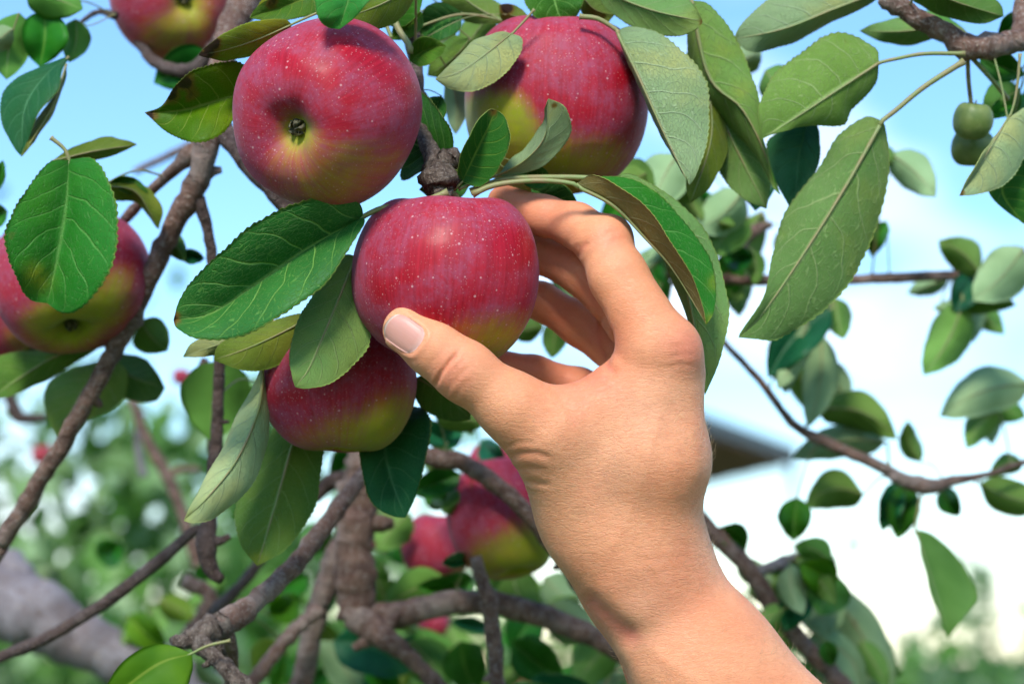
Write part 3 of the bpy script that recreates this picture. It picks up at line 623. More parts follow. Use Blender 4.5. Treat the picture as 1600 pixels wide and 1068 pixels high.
H([(1578, 182), (1540, 242), (1499, 306)], [(1565, 200), (1528, 250)], [(1612, 168), (1608, 235), (1572, 288), (1526, 304)], 'under', 't', (38, 24), 6, 6, [(1594, 84), (1590, 130), (1585, 160)], bulge=.08, brown=[(1501, 303, 7, .8)])
H([(1585, 250), (1565, 300), (1600, 350)], [(1545, 270), (1550, 310)], [(1625, 250), (1640, 310)], 'top', 'b', (50, 50))
Q((1530, 90), (1600, 118), 50, 84, 'top', 'd'); Q((1595, 140), (1535, 170), 60, 100, 'under', 'd'); Q((1575, 230), (1530, 290), 60, 96, 'under', 'b')
Q((1520, 75), (1400, 20), 40, 88, 'under', 'd', bend=8); Q((1600, 20), (1560, 60), 34, 90, 'top', 'd')
# the two leaves over the index finger
H([(900, 288), (960, 320), (1012, 374), (1046, 412), (1077, 460), (1104, 507)], [(928, 273), (978, 296), (1032, 350), (1072, 415), (1098, 475)], [(945, 274), (1000, 284), (1058, 328), (1103, 392), (1121, 440), (1116, 486)],
  'top', 'o', (-8, -16), -8, 10, [(738, 304), (770, 290), (820, 283), (865, 283)], ref='R', bulge=.03, tooth=.035, yellow=[(1121, 440, 12, .6), (1110, 500, 8, .6)])
H([(955, 282), (1022, 340), (1072, 450), (1102, 616)], [(985, 320), (1040, 410), (1072, 500), (1090, 575)], [(990, 272), (1065, 318), (1116, 384), (1139, 470), (1128, 555)], 'under', 'b', (6, 12), 6, 6, [(735, 300), (790, 280), (870, 277), (920, 278)], bulge=.06, tooth=.035)
Q((830, 295), (905, 330), 60, 34, 'top', 'd', fine=True); Q((720, 292), (690, 262), 30, 10, 'top', 'b', fine=True)
Q((1010, 330), (1045, 372), 26, 60, 'under', 'b')
# in the gap between the two upper apples
Q((722, 20), (648, 62), 62, 70, 'top', 'd', fine=True, bend=6); Q((735, 60), (668, 118), 58, 84, 'under', 'd', fine=True, bend=-6); Q((700, 20), (690, 110), 40, 92, 'under', 't', bend=5)
Q((705, 120), (712, 210), 36, 86, 'under', 't', bend=-4); Q((690, 150), (660, 205), 40, 44, 'top', 'd', fine=True); Q((770, 20), (722, 90), 52, 110, 'under', 'b', bend=4); Q((660, 20), (612, 62), 40, 52, 'top', 'y', fine=True)
Q((735, 285), (655, 296), 44, 26, 'top', 'd', fine=True, bend=-5); Q((860, 285), (800, 262), 40, 22, 'top', 'd', fine=True)
Q((1090, 60), (1130, 130), 70, 84, 'under', 'b', bend=5); Q((1010, 270), (960, 300), 50, 130, 'under', 'b'); Q((560, 20), (640, 24), 44, 58, 'top', 'y', fine=True)
# --- left side
H([(108, 249), (103, 320), (90, 400), (74, 474)], [(72, 256), (24, 318), (5, 368), (18, 425), (44, 466)], [(150, 249), (180, 300), (186, 388), (166, 440), (130, 482), (100, 490)], 'top', 'o', (36, 28), 16, 14, [(80, 215), (100, 232)], bulge=.05, yellow=[(58, 432, 20, .8)])
H([(80, 252), (150, 236), (214, 226)], [(110, 232), (160, 214), (195, 218)], [(120, 252), (170, 246)], 'under', 'y', (60, 64))
H([(160, 290), (212, 300), (248, 358)], [(190, 286), (230, 292), (254, 325)], [(175, 312), (215, 318), (240, 350)], 'under', 'y', (84, 92), bulge=.1)
H([(168, 285), (200, 280), (232, 300)], [(190, 275), (215, 280)], [(190, 300), (215, 306)], 'top', 'd', (90, 96))
Q((248, 368), (290, 408), 34, 118, 'under', 'd', bend=-6); Q((282, 398), (320, 404), 24, 124, 'top', 't')
H([(108, 88), (70, 120), (40, 170), (34, 245)], [(60, 105), (5, 140), (2, 190), (20, 228)], [(98, 110), (92, 140), (60, 180), (44, 220)], 'top', 't', (70, 60), 4, -6, bulge=.08)
H([(104, 100), (80, 170), (34, 244)], [(92, 140), (60, 182), (42, 222)], [(100, 130), (80, 180), (48, 228)], 'under', 'y', (66, 58))
Q((30, 20), (10, 125), 70, 104, 'under', 'd', bend=5); Q((70, 15), (62, 105), 74, 108, 'top', 'b', bend=-4); Q((118, 30), (108, 98), 46, 114, 'under', 'd', bend=-6, pet=[(180, 22), (140, 40)])
Q((40, -20), (130, 15), 70, 98, 'under', 'd'); Q((20, 45), (-25, 80), 40, 96, 'under', 't'); Q((-10, 300), (5, 250), 22, 110, 'top', 'd'); Q((-20, 340), (12, 330), 40, 116, 'top', 'd')
Q((330, 85), (240, 130), 70, 160, 'top', 'd'); Q((310, 90), (330, 140), 46, 150, 'under', 'd')
# lower left
H([(160, 535), (80, 560), (-20, 625)], [(120, 525), (60, 545), (-10, 560)], [(150, 545), (90, 585), (20, 618)], 'under', 'd', (140, 130)); Q((220, 500), (262, 548), 60, 150, 'under', 'd', bend=5)
H([(170, 560), (130, 610), (90, 686)], [(110, 575), (72, 600), (70, 640)], [(200, 580), (190, 630), (130, 660)], 'under', 'b', (160, 150), 6, 6)
H([(160, 565), (210, 590), (258, 606)], [(190, 552), (225, 558), (245, 580)], [(165, 600), (200, 625), (240, 628)], 'under', 'd', (170, 165))
Q((355, 560), (330, 690), 110, 150, 'under', 'd', bend=8, pet=[(342, 530), (348, 545)])
Q((405, 600), (380, 690), 70, 160, 'under', 'd')
H([(300, 1020), (240, 1040), (150, 1110)], [(255, 1005), (210, 1018), (174, 1055)], [(300, 1050), (280, 1090), (200, 1120)], 'top', 'y', (40, 30), 1.5, 1.5, [(360, 1000), (325, 1008)], bulge=.05, nt=40, nu=5, teeth=0)
# below the thumb
Q((650, 590), (735, 655), 78, 56, 'under', 'd', bend=-6, fine=True); Q((680, 650), (760, 660), 40, 150, 'under', 'b')
Q((700, 690), (650, 660), 40, 190, 'top', 't'); Q((720, 740), (640, 770), 46, 200, 'top', 'd'); Q((735, 770), (690, 800), 36, 196, 'under', 'd')
# seen between the fingers
Q((870, 500), (862, 560), 40, 200, 'under', 'd'); Q((800, 520), (850, 508), 40, 190, 'under', 'b'); Q((905, 470), (860, 425), 34, 210, 'under', 't')

# --- soft leaves on the twigs to the right
RT = [((1530, 428), (1466, 376), 56, 250, 'under', 'b', 8), ((1600, 388), (1520, 470), 78, 225, 'under', 't', -6), ((1535, 425), (1492, 488), 52, 258, 'top', 't', 5), ((1505, 470), (1443, 586), 68, 248, 'under', 'b', -8),
      ((1500, 482), (1588, 476), 40, 252, 'under', 'd', -10), ((1300, 480), (1200, 590), 70, 240, 'top', 't', 12), ((1240, 500), (1228, 615), 56, 246, 'under', 't', 8), ((1262, 500), (1215, 608), 42, 232, 'under', 't', -4),
      ((1305, 465), (1318, 530), 44, 252, 'under', 'b', 2), ((1282, 520), (1262, 668), 56, 268, 'under', 't', -10), ((1275, 640), (1402, 686), 62, 285, 'under', 'b', -22), ((1385, 690), (1236, 716), 54, 296, 'under', 't', 14),
      ((1350, 772), (1257, 790), 64, 292, 'under', 'b', 18), ((1246, 776), (1240, 845), 54, 270, 'top', 'b', 2), ((1165, 862), (1117, 826), 44, 262, 'top', 'b', 10), 
      ((1438, 722), (1418, 656), 34, 296, 'under', 'b', -8), ((1610, 600), (1468, 650), 74, 276, 'under', 't', 14), ((1560, 640), (1510, 700), 44, 282, 'under', 'b', 8), 
      ((1600, 722), (1546, 740), 34, 298, 'under', 'd', 6), ((1530, 755), (1640, 790), 58, 285, 'under', 'b', 6), ((1472, 760), (1500, 806), 38, 300, 'top', 'd', 4), ((1415, 755), (1402, 842), 52, 285, 'top', 'd', -3),
      ((1402, 750), (1378, 830), 40, 292, 'top', 't', -2), ((1300, 880), (1240, 852), 44, 240, 'under', 'd', 8), ((1300, 925), (1250, 880), 56, 236, 'top', 'y', 10), ((1310, 900), (1280, 960), 74, 246, 'under', 'd', 4),
      ((1235, 880), (1255, 960), 44, 232, 'under', 't', 8), ((1265, 920), (1225, 985), 52, 252, 'top', 't', 5), ((1385, 345), (1362, 402), 34, 262, 'top', 'b', 6), ((1390, 240), (1462, 308), 60, 210, 'under', 't', -6),
      ((1395, 255), (1360, 235), 40, 200, 'under', 'b', 0), ((1060, 240), (1020, 330), 80, 170, 'under', 't', 6), ((1160, 300), (1086, 360), 70, 200, 'under', 't', -8), ((1170, 340), (1110, 400), 60, 215, 'under', 'b', 6), ((1190, 330), (1150, 480), 56, 262, 'under', 'b', 12),
      ((975, 250), (1020, 310), 60, 150, 'under', 'd', 4), ((1040, 300), (1090, 270), 60, 180, 'under', 'b', 4), ((1010, 395), (1040, 470), 40, 240, 'top', 'd', 4), ((1130, 400), (1180, 400), 40, 240, 'top', 'd', 4), ((1150, 100), (1190, 80), 50, 170, 'under', 't', 0),
      ((1200, 230), (1180, 330), 60, 110, 'top', 't', 4), ((1195, 110), (1240, 150), 60, 150, 'under', 'b', 4), ((1040, 430), (1020, 500), 40, 230, 'under', 'd', 4)]
for b, e, w, z, fa, kd, bd in RT: Q(b, e, w, z, fa, kd, bend=bd, zt=z - 12, dl=RNG.uniform(2, 16), dr=RNG.uniform(2, 16), bulge=.08, reach=0.085)
H([(1430, 826), (1452, 900), (1482, 996)], [(1436, 850), (1448, 905), (1466, 960)], [(1460, 835), (1500, 875), (1528, 928), (1505, 965)], 'under', 'b', (260, 240), -8, 8, nt=30, nu=4, teeth=0, bulge=.08)
H([(1270, 900), (1340, 980), (1390, 1090)], [(1275, 940), (1315, 1010), (1360, 1090)], [(1320, 915), (1375, 970), (1400, 1040)], 'under', 't', (350, 335), 8, 8, nt=30, nu=4, teeth=0, bulge=.06, brown=[(1335, 972, 8, .5)])
H([(1270, 985), (1330, 1030), (1350, 1100)], [(1260, 1010), (1290, 1070)], [(1310, 985), (1350, 1030)], 'under', 't', (260, 250), nt=30, nu=4, teeth=0)
Q((1290, 1000), (1300, 1040), 30, 240, 'top', 'd')
Q((1150, 880), (1210, 910), 40, 280, 'under', 't'); Q((1170, 930), (1220, 905), 50, 300, 'under', 'b'); Q((1190, 1000), (1150, 930), 44, 300, 'top', 'd')
# --- soft leaves under the apples, in among the lower branches
LB = [((590, 905), (640, 985), 70, 290, 'under', 'b', 6), ((700, 905), (600, 950), 64, 260, 'under', 'd', 8), ((740, 900), (650, 915), 40, 255, 'top', 'b', -10), ((640, 800), (590, 860), 60, 300, 'under', 'b', 4), ((735, 870), (690, 880), 24, 205, 'top', 't', 0), ((745, 800), (712, 850), 34, 212, 'top', 'd', 5),
      ((520, 1000), (640, 1050), 90, 290, 'top', 't', -14), ((560, 1080), (500, 1000), 60, 310, 'under', 't', 5), ((640, 1000), (700, 1080), 70, 300, 'under', 'd', -6), ((720, 1000), (745, 1080), 70, 280, 'top', 'd', 6), ((700, 1060), (650, 980), 60, 330, 'under', 'd', 4), ((800, 1000), (880, 1060), 70, 300, 'top', 'd', 4),
      ((860, 940), (930, 1000), 70, 300, 'under', 't', 6), ((900, 930), (870, 1000), 60, 320, 'under', 'b', 6), ((800, 890), (830, 960), 70, 290, 'under', 'd', 6), ((850, 900), (905, 950), 60, 340, 'under', 't', 3), ((960, 1000), (900, 1075), 70, 310, 'under', 'b', 6), ((1000, 1040), (930, 1090), 60, 330, 'under', 't', 6),
      ((930, 1090), (830, 1058), 60, 250, 'top', 't', -8), ((780, 1090), (880, 1078), 50, 240, 'top', 'o', 6), ((840, 960), (800, 1020), 60, 350, 'top', 'd', 5), ((440, 1000), (400, 1060), 60, 300, 'under', 'y', 4), ((420, 960), (470, 930), 50, 320, 'top', 'y', 4), ((480, 900), (430, 930), 50, 340, 'top', 'b', 4),
      ((430, 1080), (445, 1020), 40, 260, 'top', 'b', 6), ((600, 880), (570, 920), 50, 340, 'under', 'd', 3), ((700, 790), (660, 760), 50, 260, 'top', 'd', 5), ((670, 740), (700, 690), 50, 280, 'under', 'b', 4), ((750, 690), (790, 720), 40, 290, 'top', 't', 4), ((680, 690), (720, 660), 46, 250, 'top', 't', 4),
      ((520, 830), (470, 860), 50, 330, 'under', 'd', 4), ((640, 880), (600, 830), 44, 330, 'top', 'd', 4), ((560, 700), (520, 760), 46, 300, 'top', 'd', 4), ((300, 950), (350, 900), 44, 420, 'under', 'b', 4), ((200, 960), (260, 1010), 50, 420, 'top', 'y', 5), ((240, 985), (190, 1005), 46, 430, 'under', 'b', 5),
      ((75, 880), (70, 930), 50, 520, 'under', 't', 3), ((150, 870), (190, 850), 50, 560, 'top', 'b', 3), ((760, 1090), (700, 1010), 50, 340, 'under', 'b', 4), ((620, 1090), (560, 1040), 60, 340, 'top', 'b', 4), ((1000, 1090), (1040, 1050), 60, 300, 'under', 'b', 4)]
for b, e, w, z, fa, kd, bd in LB: Q(b, e, w, z, fa, kd, bend=bd, zt=z + RNG.uniform(-20, 15), dl=RNG.uniform(2, 18), dr=RNG.uniform(2, 18), bulge=.08)
# loose fill further back in the same tree
rf = np.random.default_rng(5)
for i in range(52):
    x, y = (rf.uniform(420, 980), rf.uniform(850, 1085)) if i < 46 else (rf.uniform(-10, 420), rf.uniform(760, 1085))
    z = rf.uniform(330, 620); a = rf.uniform(0.2, 2.9); Ln = rf.uniform(45, 80)
    Q((x, y), (x + Ln * math.cos(a), y + Ln * math.sin(a)), rf.uniform(26, 44), z, rf.choice(['under', 'top']), rf.choice(['d', 'b', 'b', 'y', 't']), bend=rf.uniform(-8, 8), zt=z + rf.uniform(-25, 25), nt=12, nu=3)

# more leaves along the twigs on the right
rg = np.random.default_rng(9)
for (cx, cy, sx, sy, n, z0, z1) in ((1110, 300, 60, 60, 9, 180, 260), (1170, 360, 40, 40, 5, 230, 280), (1255, 550, 40, 50, 4, 290, 330), (1500, 440, 50, 45, 5, 250, 300), (1250, 900, 50, 40, 9, 230, 330), (1190, 930, 40, 60, 7, 290, 380), (1290, 1030, 60, 40, 7, 260, 380), (1570, 130, 40, 40, 4, 100, 150), (1030, 290, 40, 30, 4, 170, 230), (1550, 640, 50, 40, 2, 300, 340)):
    for i in range(n):
        x, y = cx + rg.normal(0, sx * .6), cy + rg.normal(0, sy * .6); a = rg.uniform(0.1, 3.0); Ln = rg.uniform(55, 105); z = rg.uniform(z0, z1)
        Q((x, y), (x + Ln * math.cos(a), y + Ln * math.sin(a)), Ln * rg.uniform(.42, .6), z, rg.choice(['under', 'under', 'top']), rg.choice(['d', 'b', 'b', 't']), bend=rg.uniform(-12, 12), zt=z + rg.uniform(-25, 15), dl=rg.uniform(0, 16), dr=rg.uniform(0, 16), nt=18, nu=3, teeth=0)
# ------------------------------------------------------------------ apples
PROF = [(0.0, 0.44), (0.07, 0.47), (0.16, 0.58), (0.28, 0.73), (0.45, 0.80), (0.66, 0.755), (0.86, 0.55), (0.975, 0.24), (1.0, -0.03), (0.965, -0.30), (0.86, -0.55), (0.70, -0.745), (0.54, -0.845), (0.38, -0.87), (0.26, -0.825), (0.17, -0.74), (0.09, -0.665), (0.0, -0.64)]
def apple(px, py, z, rpx, axis, label, yellow=(), rub=(), hs=1.0, roll=0.0, seed=0, stalk=True, fine=True, name='apple', mat=None, group='apples on the tree', lobes=0.022, cat='apple', ybase=0.0, yamp=1.05):
    r = np.random.default_rng(seed + 100); R = pxlen(rpx, z); c = P(px, py, z)
    ax = camdir(*axis); A = unit(np.cross(ax, FWD)); B = np.cross(ax, A)
    nt, ns = (84, 112) if fine else (40, 56)
    pr = catmull([(a, b, 0) for a, b in PROF], nt)[:, :2]
    ph = np.linspace(0, 2 * np.pi, ns + 1)
    V, UV, F = [], [], []
    k5 = r.uniform(0, 6.28); k2 = r.uniform(0, 6.28)
    for i, (rr, h) in enumerate(pr):
        low = max(0.0, -h)
        s = 1 + lobes * (0.35 + 1.4 * low) * np.cos(5 * ph + k5) + 0.022 * np.cos(2 * ph + k2) + 0.012 * np.cos(3 * ph + k5 * 2)
        hh = h * hs * (1 + 0.05 * np.cos(ph + k2)) + (0.018 * np.cos(5 * ph + k5) * (1 if abs(h) > .6 else 0.3) * rr)
        q = c + ((rr * s * np.cos(ph + roll)) * R)[:, None] * A + ((rr * s * np.sin(ph + roll)) * R)[:, None] * B + (hh * R)[:, None] * ax
        V.append(q); UV.append(np.stack([ph / (2 * np.pi), np.full(ns + 1, i / nt)], 1))
    V = np.vstack(V); k = ns + 1
    F = [[i * k + j, (i + 1) * k + j, (i + 1) * k + j + 1, i * k + j + 1] for i in range(nt) for j in range(ns)]
    X, Y, _ = to_px(V); dirs = unit(V - c); face = dirs @ unit(CAM - c)
    # yellow-green ground colour: round the calyx and the stalk hollow, and where the photograph shows it
    al = dirs @ ax; ye = 0.72 * np.exp(-((1 + al) / 0.028) ** 1) + 0.5 * np.exp(-((1 - al) / 0.05)) + ybase
    for (x, y, rad, amp) in yellow: ye = ye + yamp * amp * np.exp(-((X - x) ** 2 + (Y - y) ** 2) / rad ** 2) * (face > -0.2)
    for_yellow = yellow
    ru = np.zeros(len(V))
    for (x, y, a, b, ang, amp) in rub:
        dx, dy = X - x, Y - y; ca, sa = math.cos(math.radians(ang)), math.sin(math.radians(ang))
        ru = np.maximum(ru, amp * np.exp(-(((dx * ca + dy * sa) / a / 1.45) ** 2 + ((-dx * sa + dy * ca) / b / 1.45) ** 2)) * (face > 0))
    bottom = c - ax * R * 0.8
    root = empty(name, bottom, label, cat, group)
    m = MB(); m.add(V, F, 0, np.vstack(UV)); m.build('skin', mat or APPLE, root, origin=c, attrs={'yellow': np.clip(ye, 0, 1.2), 'rub': ru})
    # calyx: five dry sepals and a tuft
    m = MB(); cc = c - ax * R * hs * 0.655
    for i in range(5):
        a = i * 1.2566 + k5; d = A * math.cos(a) + B * math.sin(a); t = np.cross(ax, d)
        w = R * 0.045; p = [cc + d * R * .025, cc + d * R * .085 - ax * R * .04, cc + d * R * .075 - ax * R * .12, cc + d * R * r.uniform(.0, .05) - ax * R * .17]
        ws = [w, w * 1.1, w * .7, w * .1]; v = []
        for q, ww in zip(p, ws): v += [q - t * ww, q + t * ww, q - d * R * .012]
        f = []
        for j in range(3):
            o = j * 3; f += [[o, o + 1, o + 4, o + 3], [o + 1, o + 2, o + 5, o + 4], [o + 2, o, o + 3, o + 5]]
        m.add(np.array(v), f)
    for i in range(9):
        d = unit(-ax + r.normal(0, .35, 3)); m.tube([cc, cc + d * R * .12], [R * .012, R * .006], 5)
    m.build('calyx', CALYX, root)
    if stalk:
        m = MB(); s0 = c + ax * R * hs * 0.46; d = unit(ax + r.normal(0, .12, 3))
        m.tube(catmull([s0, s0 + ax * R * .25, s0 + d * R * .55], 8), np.linspace(R * .032, R * .045, 9), 8, jit=.04); m.build('stalk', APSTEM, root)
    return c, R
HELD = apple(698, 430, 4, 148, (0.06, 0.985, -0.06), 'red apple held between thumb and fingers', seed=1, yamp=0.85,
      yellow=[(800, 540, 62, .8), (735, 560, 70, .75), (640, 560, 40, .5), (845, 500, 30, .35), (600, 505, 26, .25)],
      rub=[(672, 392, 46, 22, -38, .9), (640, 425, 26, 14, -20, .8), (800, 390, 34, 30, 20, 1.0), (600, 448, 18, 26, 0, .8), (690, 500, 44, 18, 25, .75), (800, 450, 40, 30, 20, .6), (740, 470, 60, 14, -20, .6), (792, 366, 30, 6, 10, .8), (770, 430, 56, 44, 0, .42), (650, 470, 60, 26, 10, .40), (660, 400, 60, 30, -35, .45), (770, 520, 40, 12, 0, .5)])
apple(511, 177, -4, 147, (0.33, 0.30, -0.88), 'red apple with its calyx facing out, upper left of the held one', seed=2, stalk=False, yamp=0.85, hs=1.02,
      yellow=[(470, 205, 30, .55), (455, 222, 46, .30), (600, 220, 55, .35), (540, 236, 45, .42), (480, 300, 55, .6), (560, 300, 60, .65), (420, 270, 40, .25), (630, 262, 35, .4)],
      rub=[(455, 100, 34, 16, 25, .9), (510, 120, 26, 16, 10, .8), (560, 85, 46, 14, 32, .9), (600, 110, 50, 14, 38, .8), (545, 155, 14, 10, 0, .8), (400, 150, 26, 14, 0, .45), (530, 195, 30, 10, 30, .5), (590, 60, 46, 6, 32, .7), (500, 120, 80, 36, 20, .32)])
apple(868, 157, 60, 143, (0.02, 0.985, -0.05), 'red and yellow apple behind the pale curled leaf, upper right of the held one', seed=3, stalk=False, hs=1.08,
      yellow=[(790, 185, 46, 1.1), (770, 245, 60, 1.0), (735, 180, 40, .8), (850, 262, 60, .75), (920, 265, 60, .55), (960, 235, 40, .35)],
      rub=[(860, 150, 40, 14, 20, .6), (975, 120, 26, 14, -25, .8), (920, 180, 40, 20, 0, .55), (830, 60, 30, 14, 0, .5)])
apple(531, 598, 46, 121, (-0.02, 0.975, -0.22), 'shaded apple hanging under the grey-green leaf, left of the thumb', seed=4, stalk=False, yamp=0.8,
      yellow=[(470, 560, 34, .6), (560, 690, 70, .8), (630, 640, 50, .8), (480, 690, 50, .5), (600, 690, 50, .6)], rub=[(460, 620, 24, 14, 0, .8), (520, 620, 60, 14, 0, .4)])
apple(112, 434, 122, 121, (-0.10, 0.86, -0.50), 'apple behind the sunny leaf at the left edge', seed=5, stalk=False,
      yellow=[(170, 470, 45, .8), (110, 510, 60, .9), (60, 500, 40, .5), (190, 430, 26, .4)], rub=[(205, 400, 18, 30, 0, .5)], hs=.96)
apple(45, 470, 205, 110, (-0.2, 0.9, -0.35), 'lowest apple at the left edge, half hidden behind another', seed=6, stalk=False, yellow=[(60, 545, 50, .5), (20, 520, 40, .35), (100, 545, 40, .5)])
apple(270, 2, 180, 95, (-0.42, 0.10, -0.90), 'out of focus apple cut by the top edge of the picture', seed=7, stalk=False, yellow=[(250, 60, 40, .4), (290, 40, 40, .4), (310, 20, 30, .3)], ybase=.27)
apple(783, 812, 212, 84, (-0.28, 0.87, -0.42), 'half yellow apple with its calyx showing, left of the wrist', seed=8, stalk=False, hs=1.22, yellow=[(760, 880, 50, .8), (825, 850, 50, .8), (790, 765, 16, .5), (850, 880, 40, .7)])
apple(684, 852, 330, 56, (0.1, 0.95, 0.1), 'soft red apple in the gap under the thumb, left of the yellow one', seed=9, stalk=False, fine=False, yellow=[(720, 895, 30, .6)])
apple(771, 728, 330, 42, (0.1, 0.95, 0.1), 'pink apple peeping out between thumb base and brown branch', seed=10, stalk=False, fine=False)
apple(606, 832, 470, 32, (0.1, 0.95, 0.1), 'small blurred apple right of the thick forked branch', seed=11, stalk=False, fine=False)
apple(284, 588, 700, 15, (0.1, 0.95, 0.1), 'tiny far red apple by the thin twig on the left', seed=12, stalk=False, fine=False)
apple(676, 972, 520, 27, (0.1, 0.95, 0.1), 'blurred apple under the long horizontal branch', seed=13, stalk=False, fine=False)
apple(950, 1056, 520, 26, (0.1, 0.95, 0.1), 'blurred apple at the bottom edge beside the forearm', seed=14, stalk=False, fine=False)
apple(66, 710, 900, 17, (0.1, 0.95, 0.1), 'far brownish apple behind the slanting branch on the left', seed=15, stalk=False, fine=False, ybase=.3)
apple(1521, 188, 72, 31, (0.05, 0.95, 0.25), 'green unripe fruitlet hanging from the upper right twig', seed=16, fine=False, name='fruitlet', mat=FRUITLET, group='green fruitlets', lobes=.035, cat='fruitlet', hs=1.05)
apple(1520, 230, 96, 33, (0.05, 0.95, 0.25), 'lower green fruitlet half hidden behind the first', seed=17, fine=False, name='fruitlet', mat=FRUITLET, group='green fruitlets', lobes=.06, cat='fruitlet')
def twig(pts, r, mat=APSTEM):
    w = np.array([P(*p) for p in pts]); m = MB(); m.tube(catmull(w, 12), r, 7); m.build('fruit_stalk', mat, branch_of(w[0]), origin=w[0])
twig([(1512, 84, 62), (1513, 120, 68), (1516, 150, 72), (1518, 166, 72)], 0.0010); twig([(1520, 92, 64), (1550, 125, 75), (1575, 155, 84)], 0.0011, STALK)
twig([(612, 0, 40), (620, 40, 34), (640, 72, 30), (640, 84, 30)], 0.0014, STALK); twig([(600, 30, 36), (612, 60, 34)], 0.0008, STALK)
twig([(694, 300, 2), (706, 302, 4), (715, 312, 6), (716, 330, 6)], 0.0014)
# ------------------------------------------------------------------ the hand and forearm: one skin grown over a skeleton of tapered bones
def hp(px, py, z):            # millimetres in camera axes: right, up, away
    d = FOCUS * 1000 + z
    return np.array([(px - 800) * PXT * d, (534 - py) * PXT * d, z])
def cone_sdf(p, a, b, r1, r2):
    ba = b - a; l2 = ba @ ba; rr = r1 - r2; a2 = l2 - rr * rr; il2 = 1.0 / l2
    pa = p - a; y = pa @ ba; z = y - l2; xv = pa * l2 - y[:, None] * ba; x2 = (xv * xv).sum(1)
    y2 = y * y * l2; z2 = z * z * l2; k = np.sign(rr) * rr * rr * x2
    out = (np.sqrt(x2 * a2 * il2) + y * rr) * il2 - r1
    c1 = np.sign(z) * a2 * z2 > k; c2 = (np.sign(y) * a2 * y2 < k) & ~c1
    out[c1] = np.sqrt(x2[c1] + z2[c1]) * il2 - r2
    out[c2] = np.sqrt(x2[c2] + y2[c2]) * il2 - r1
    return out
def smin(a, b, k):
    h = np.clip(0.5 + 0.5 * (b - a) / k, 0, 1); return b + (a - b) * h - k * h * (1 - h)
def chain(pts): return [(hp(*pts[i][:3]), hp(*pts[i + 1][:3]), pts[i][3], pts[i + 1][3]) for i in range(len(pts) - 1)]
PALM = (chain([(985, 850, -4, 15.5), (1005, 720, -15, 13.5), (1030, 560, -18, 12.5)]) + chain([(1004, 855, -6, 15), (1036, 720, -15, 12.5), (1052, 585, -8, 11.5)]) +
        chain([(1004, 860, 10, 14), (1040, 720, -3, 12.5), (1044, 635, 14, 10.5)]) + chain([(1006, 865, 20, 14), (1034, 760, 26, 12), (1040, 690, 36, 10.5)]) +
        chain([(955, 810, -8, 15), (970, 700, -15, 12.5), (990, 640, -15, 11)]) + chain([(960, 790, 18, 16), (1000, 660, 14, 12)]) +
        chain([(905, 790, 4, 16), (885, 710, 2, 13)]) + chain([(872, 668, -18, 10), (935, 640, -16, 9), (1000, 590, -12, 10)]))
ARM = (chain([(982, 885, 0, 17.2), (1000, 918, 0, 17.2), (1082, 1040, -4, 20.5), (1250, 1330, -18, 30), (1420, 1560, -34, 37)]) +
       chain([(1012, 868, 8, 18), (1024, 905, 8, 18), (1112, 1022, 5, 21), (1318, 1265, -4, 31), (1480, 1520, -22, 37)]) +
       chain([(1000, 900, 14, 17), (1082, 1060, 16, 19.5), (1280, 1340, 6, 28)]))
THUMB = chain([(922, 812, -4, 16.5), (848, 676, -20, 13.8), (804, 638, -24, 12.2), (726, 580, -27, 9.9), (678, 546, -27, 9.0), (635, 515, -25, 8.5)])
INDEX = chain([(1026, 535, -18, 13.4), (966, 432, -8, 11.4), (943, 380, 0, 10.6), (900, 352, 10, 8.8), (850, 337, 18, 7.9), (788, 316, 24, 7.2)])
MIDDLE = chain([(1046, 582, 0, 11.5), (985, 500, 14, 10), (914, 428, 24, 9.2), (845, 396, 36, 7.9), (795, 384, 40, 7.2)])
RINGF = chain([(1048, 632, 20, 10.5), (980, 560, 38, 9.8), (908, 507, 48, 9.0), (845, 470, 50, 7.7), (795, 455, 48, 7.0)])
PINKY = chain([(1042, 692, 36, 10), (980, 640, 48, 8.6), (905, 604, 52, 7.8), (835, 582, 50, 7.0), (785, 570, 46, 6.4)])
BUMPS = [((1056, 545, -19), 8.0), ((722, 578, -27.5), 7.2), ((1010, 930, -9), 11)]
def group_sdf(p, cones, k):
    D = np.full(len(p), 60.0)
    for a, b, r1, r2 in cones:
        lo = np.minimum(a, b) - max(r1, r2) - 30; hi = np.maximum(a, b) + max(r1, r2) + 30
        s = ((p > lo) & (p < hi)).all(1)
        if s.any(): D[s] = smin(D[s], cone_sdf(p[s], a, b, r1, r2), k)
    return D
def hand_sdf(p):
    palm = group_sdf(p, PALM, 13.0); arm = group_sdf(p, ARM, 15.0)
    D = smin(palm, arm, 22.0)
    D = smin(D, group_sdf(p, THUMB, 6.0), 14.0)
    fs = [smin(D, group_sdf(p, f, 4.0), kk) for f, kk in ((INDEX, 9.0), (MIDDLE, 7.0), (RINGF, 7.0), (PINKY, 7.0))]
    D = fs[0]
    for f in fs[1:]: D = smin(D, f, 1.6)
    for c, r in BUMPS:
        D = smin(D, np.linalg.norm(p - hp(*c), axis=1) - r, 9.0)
    D = smin(D, np.linalg.norm(p - hp(957, 368, -1), axis=1) - 7.4, 4.0)
    return D
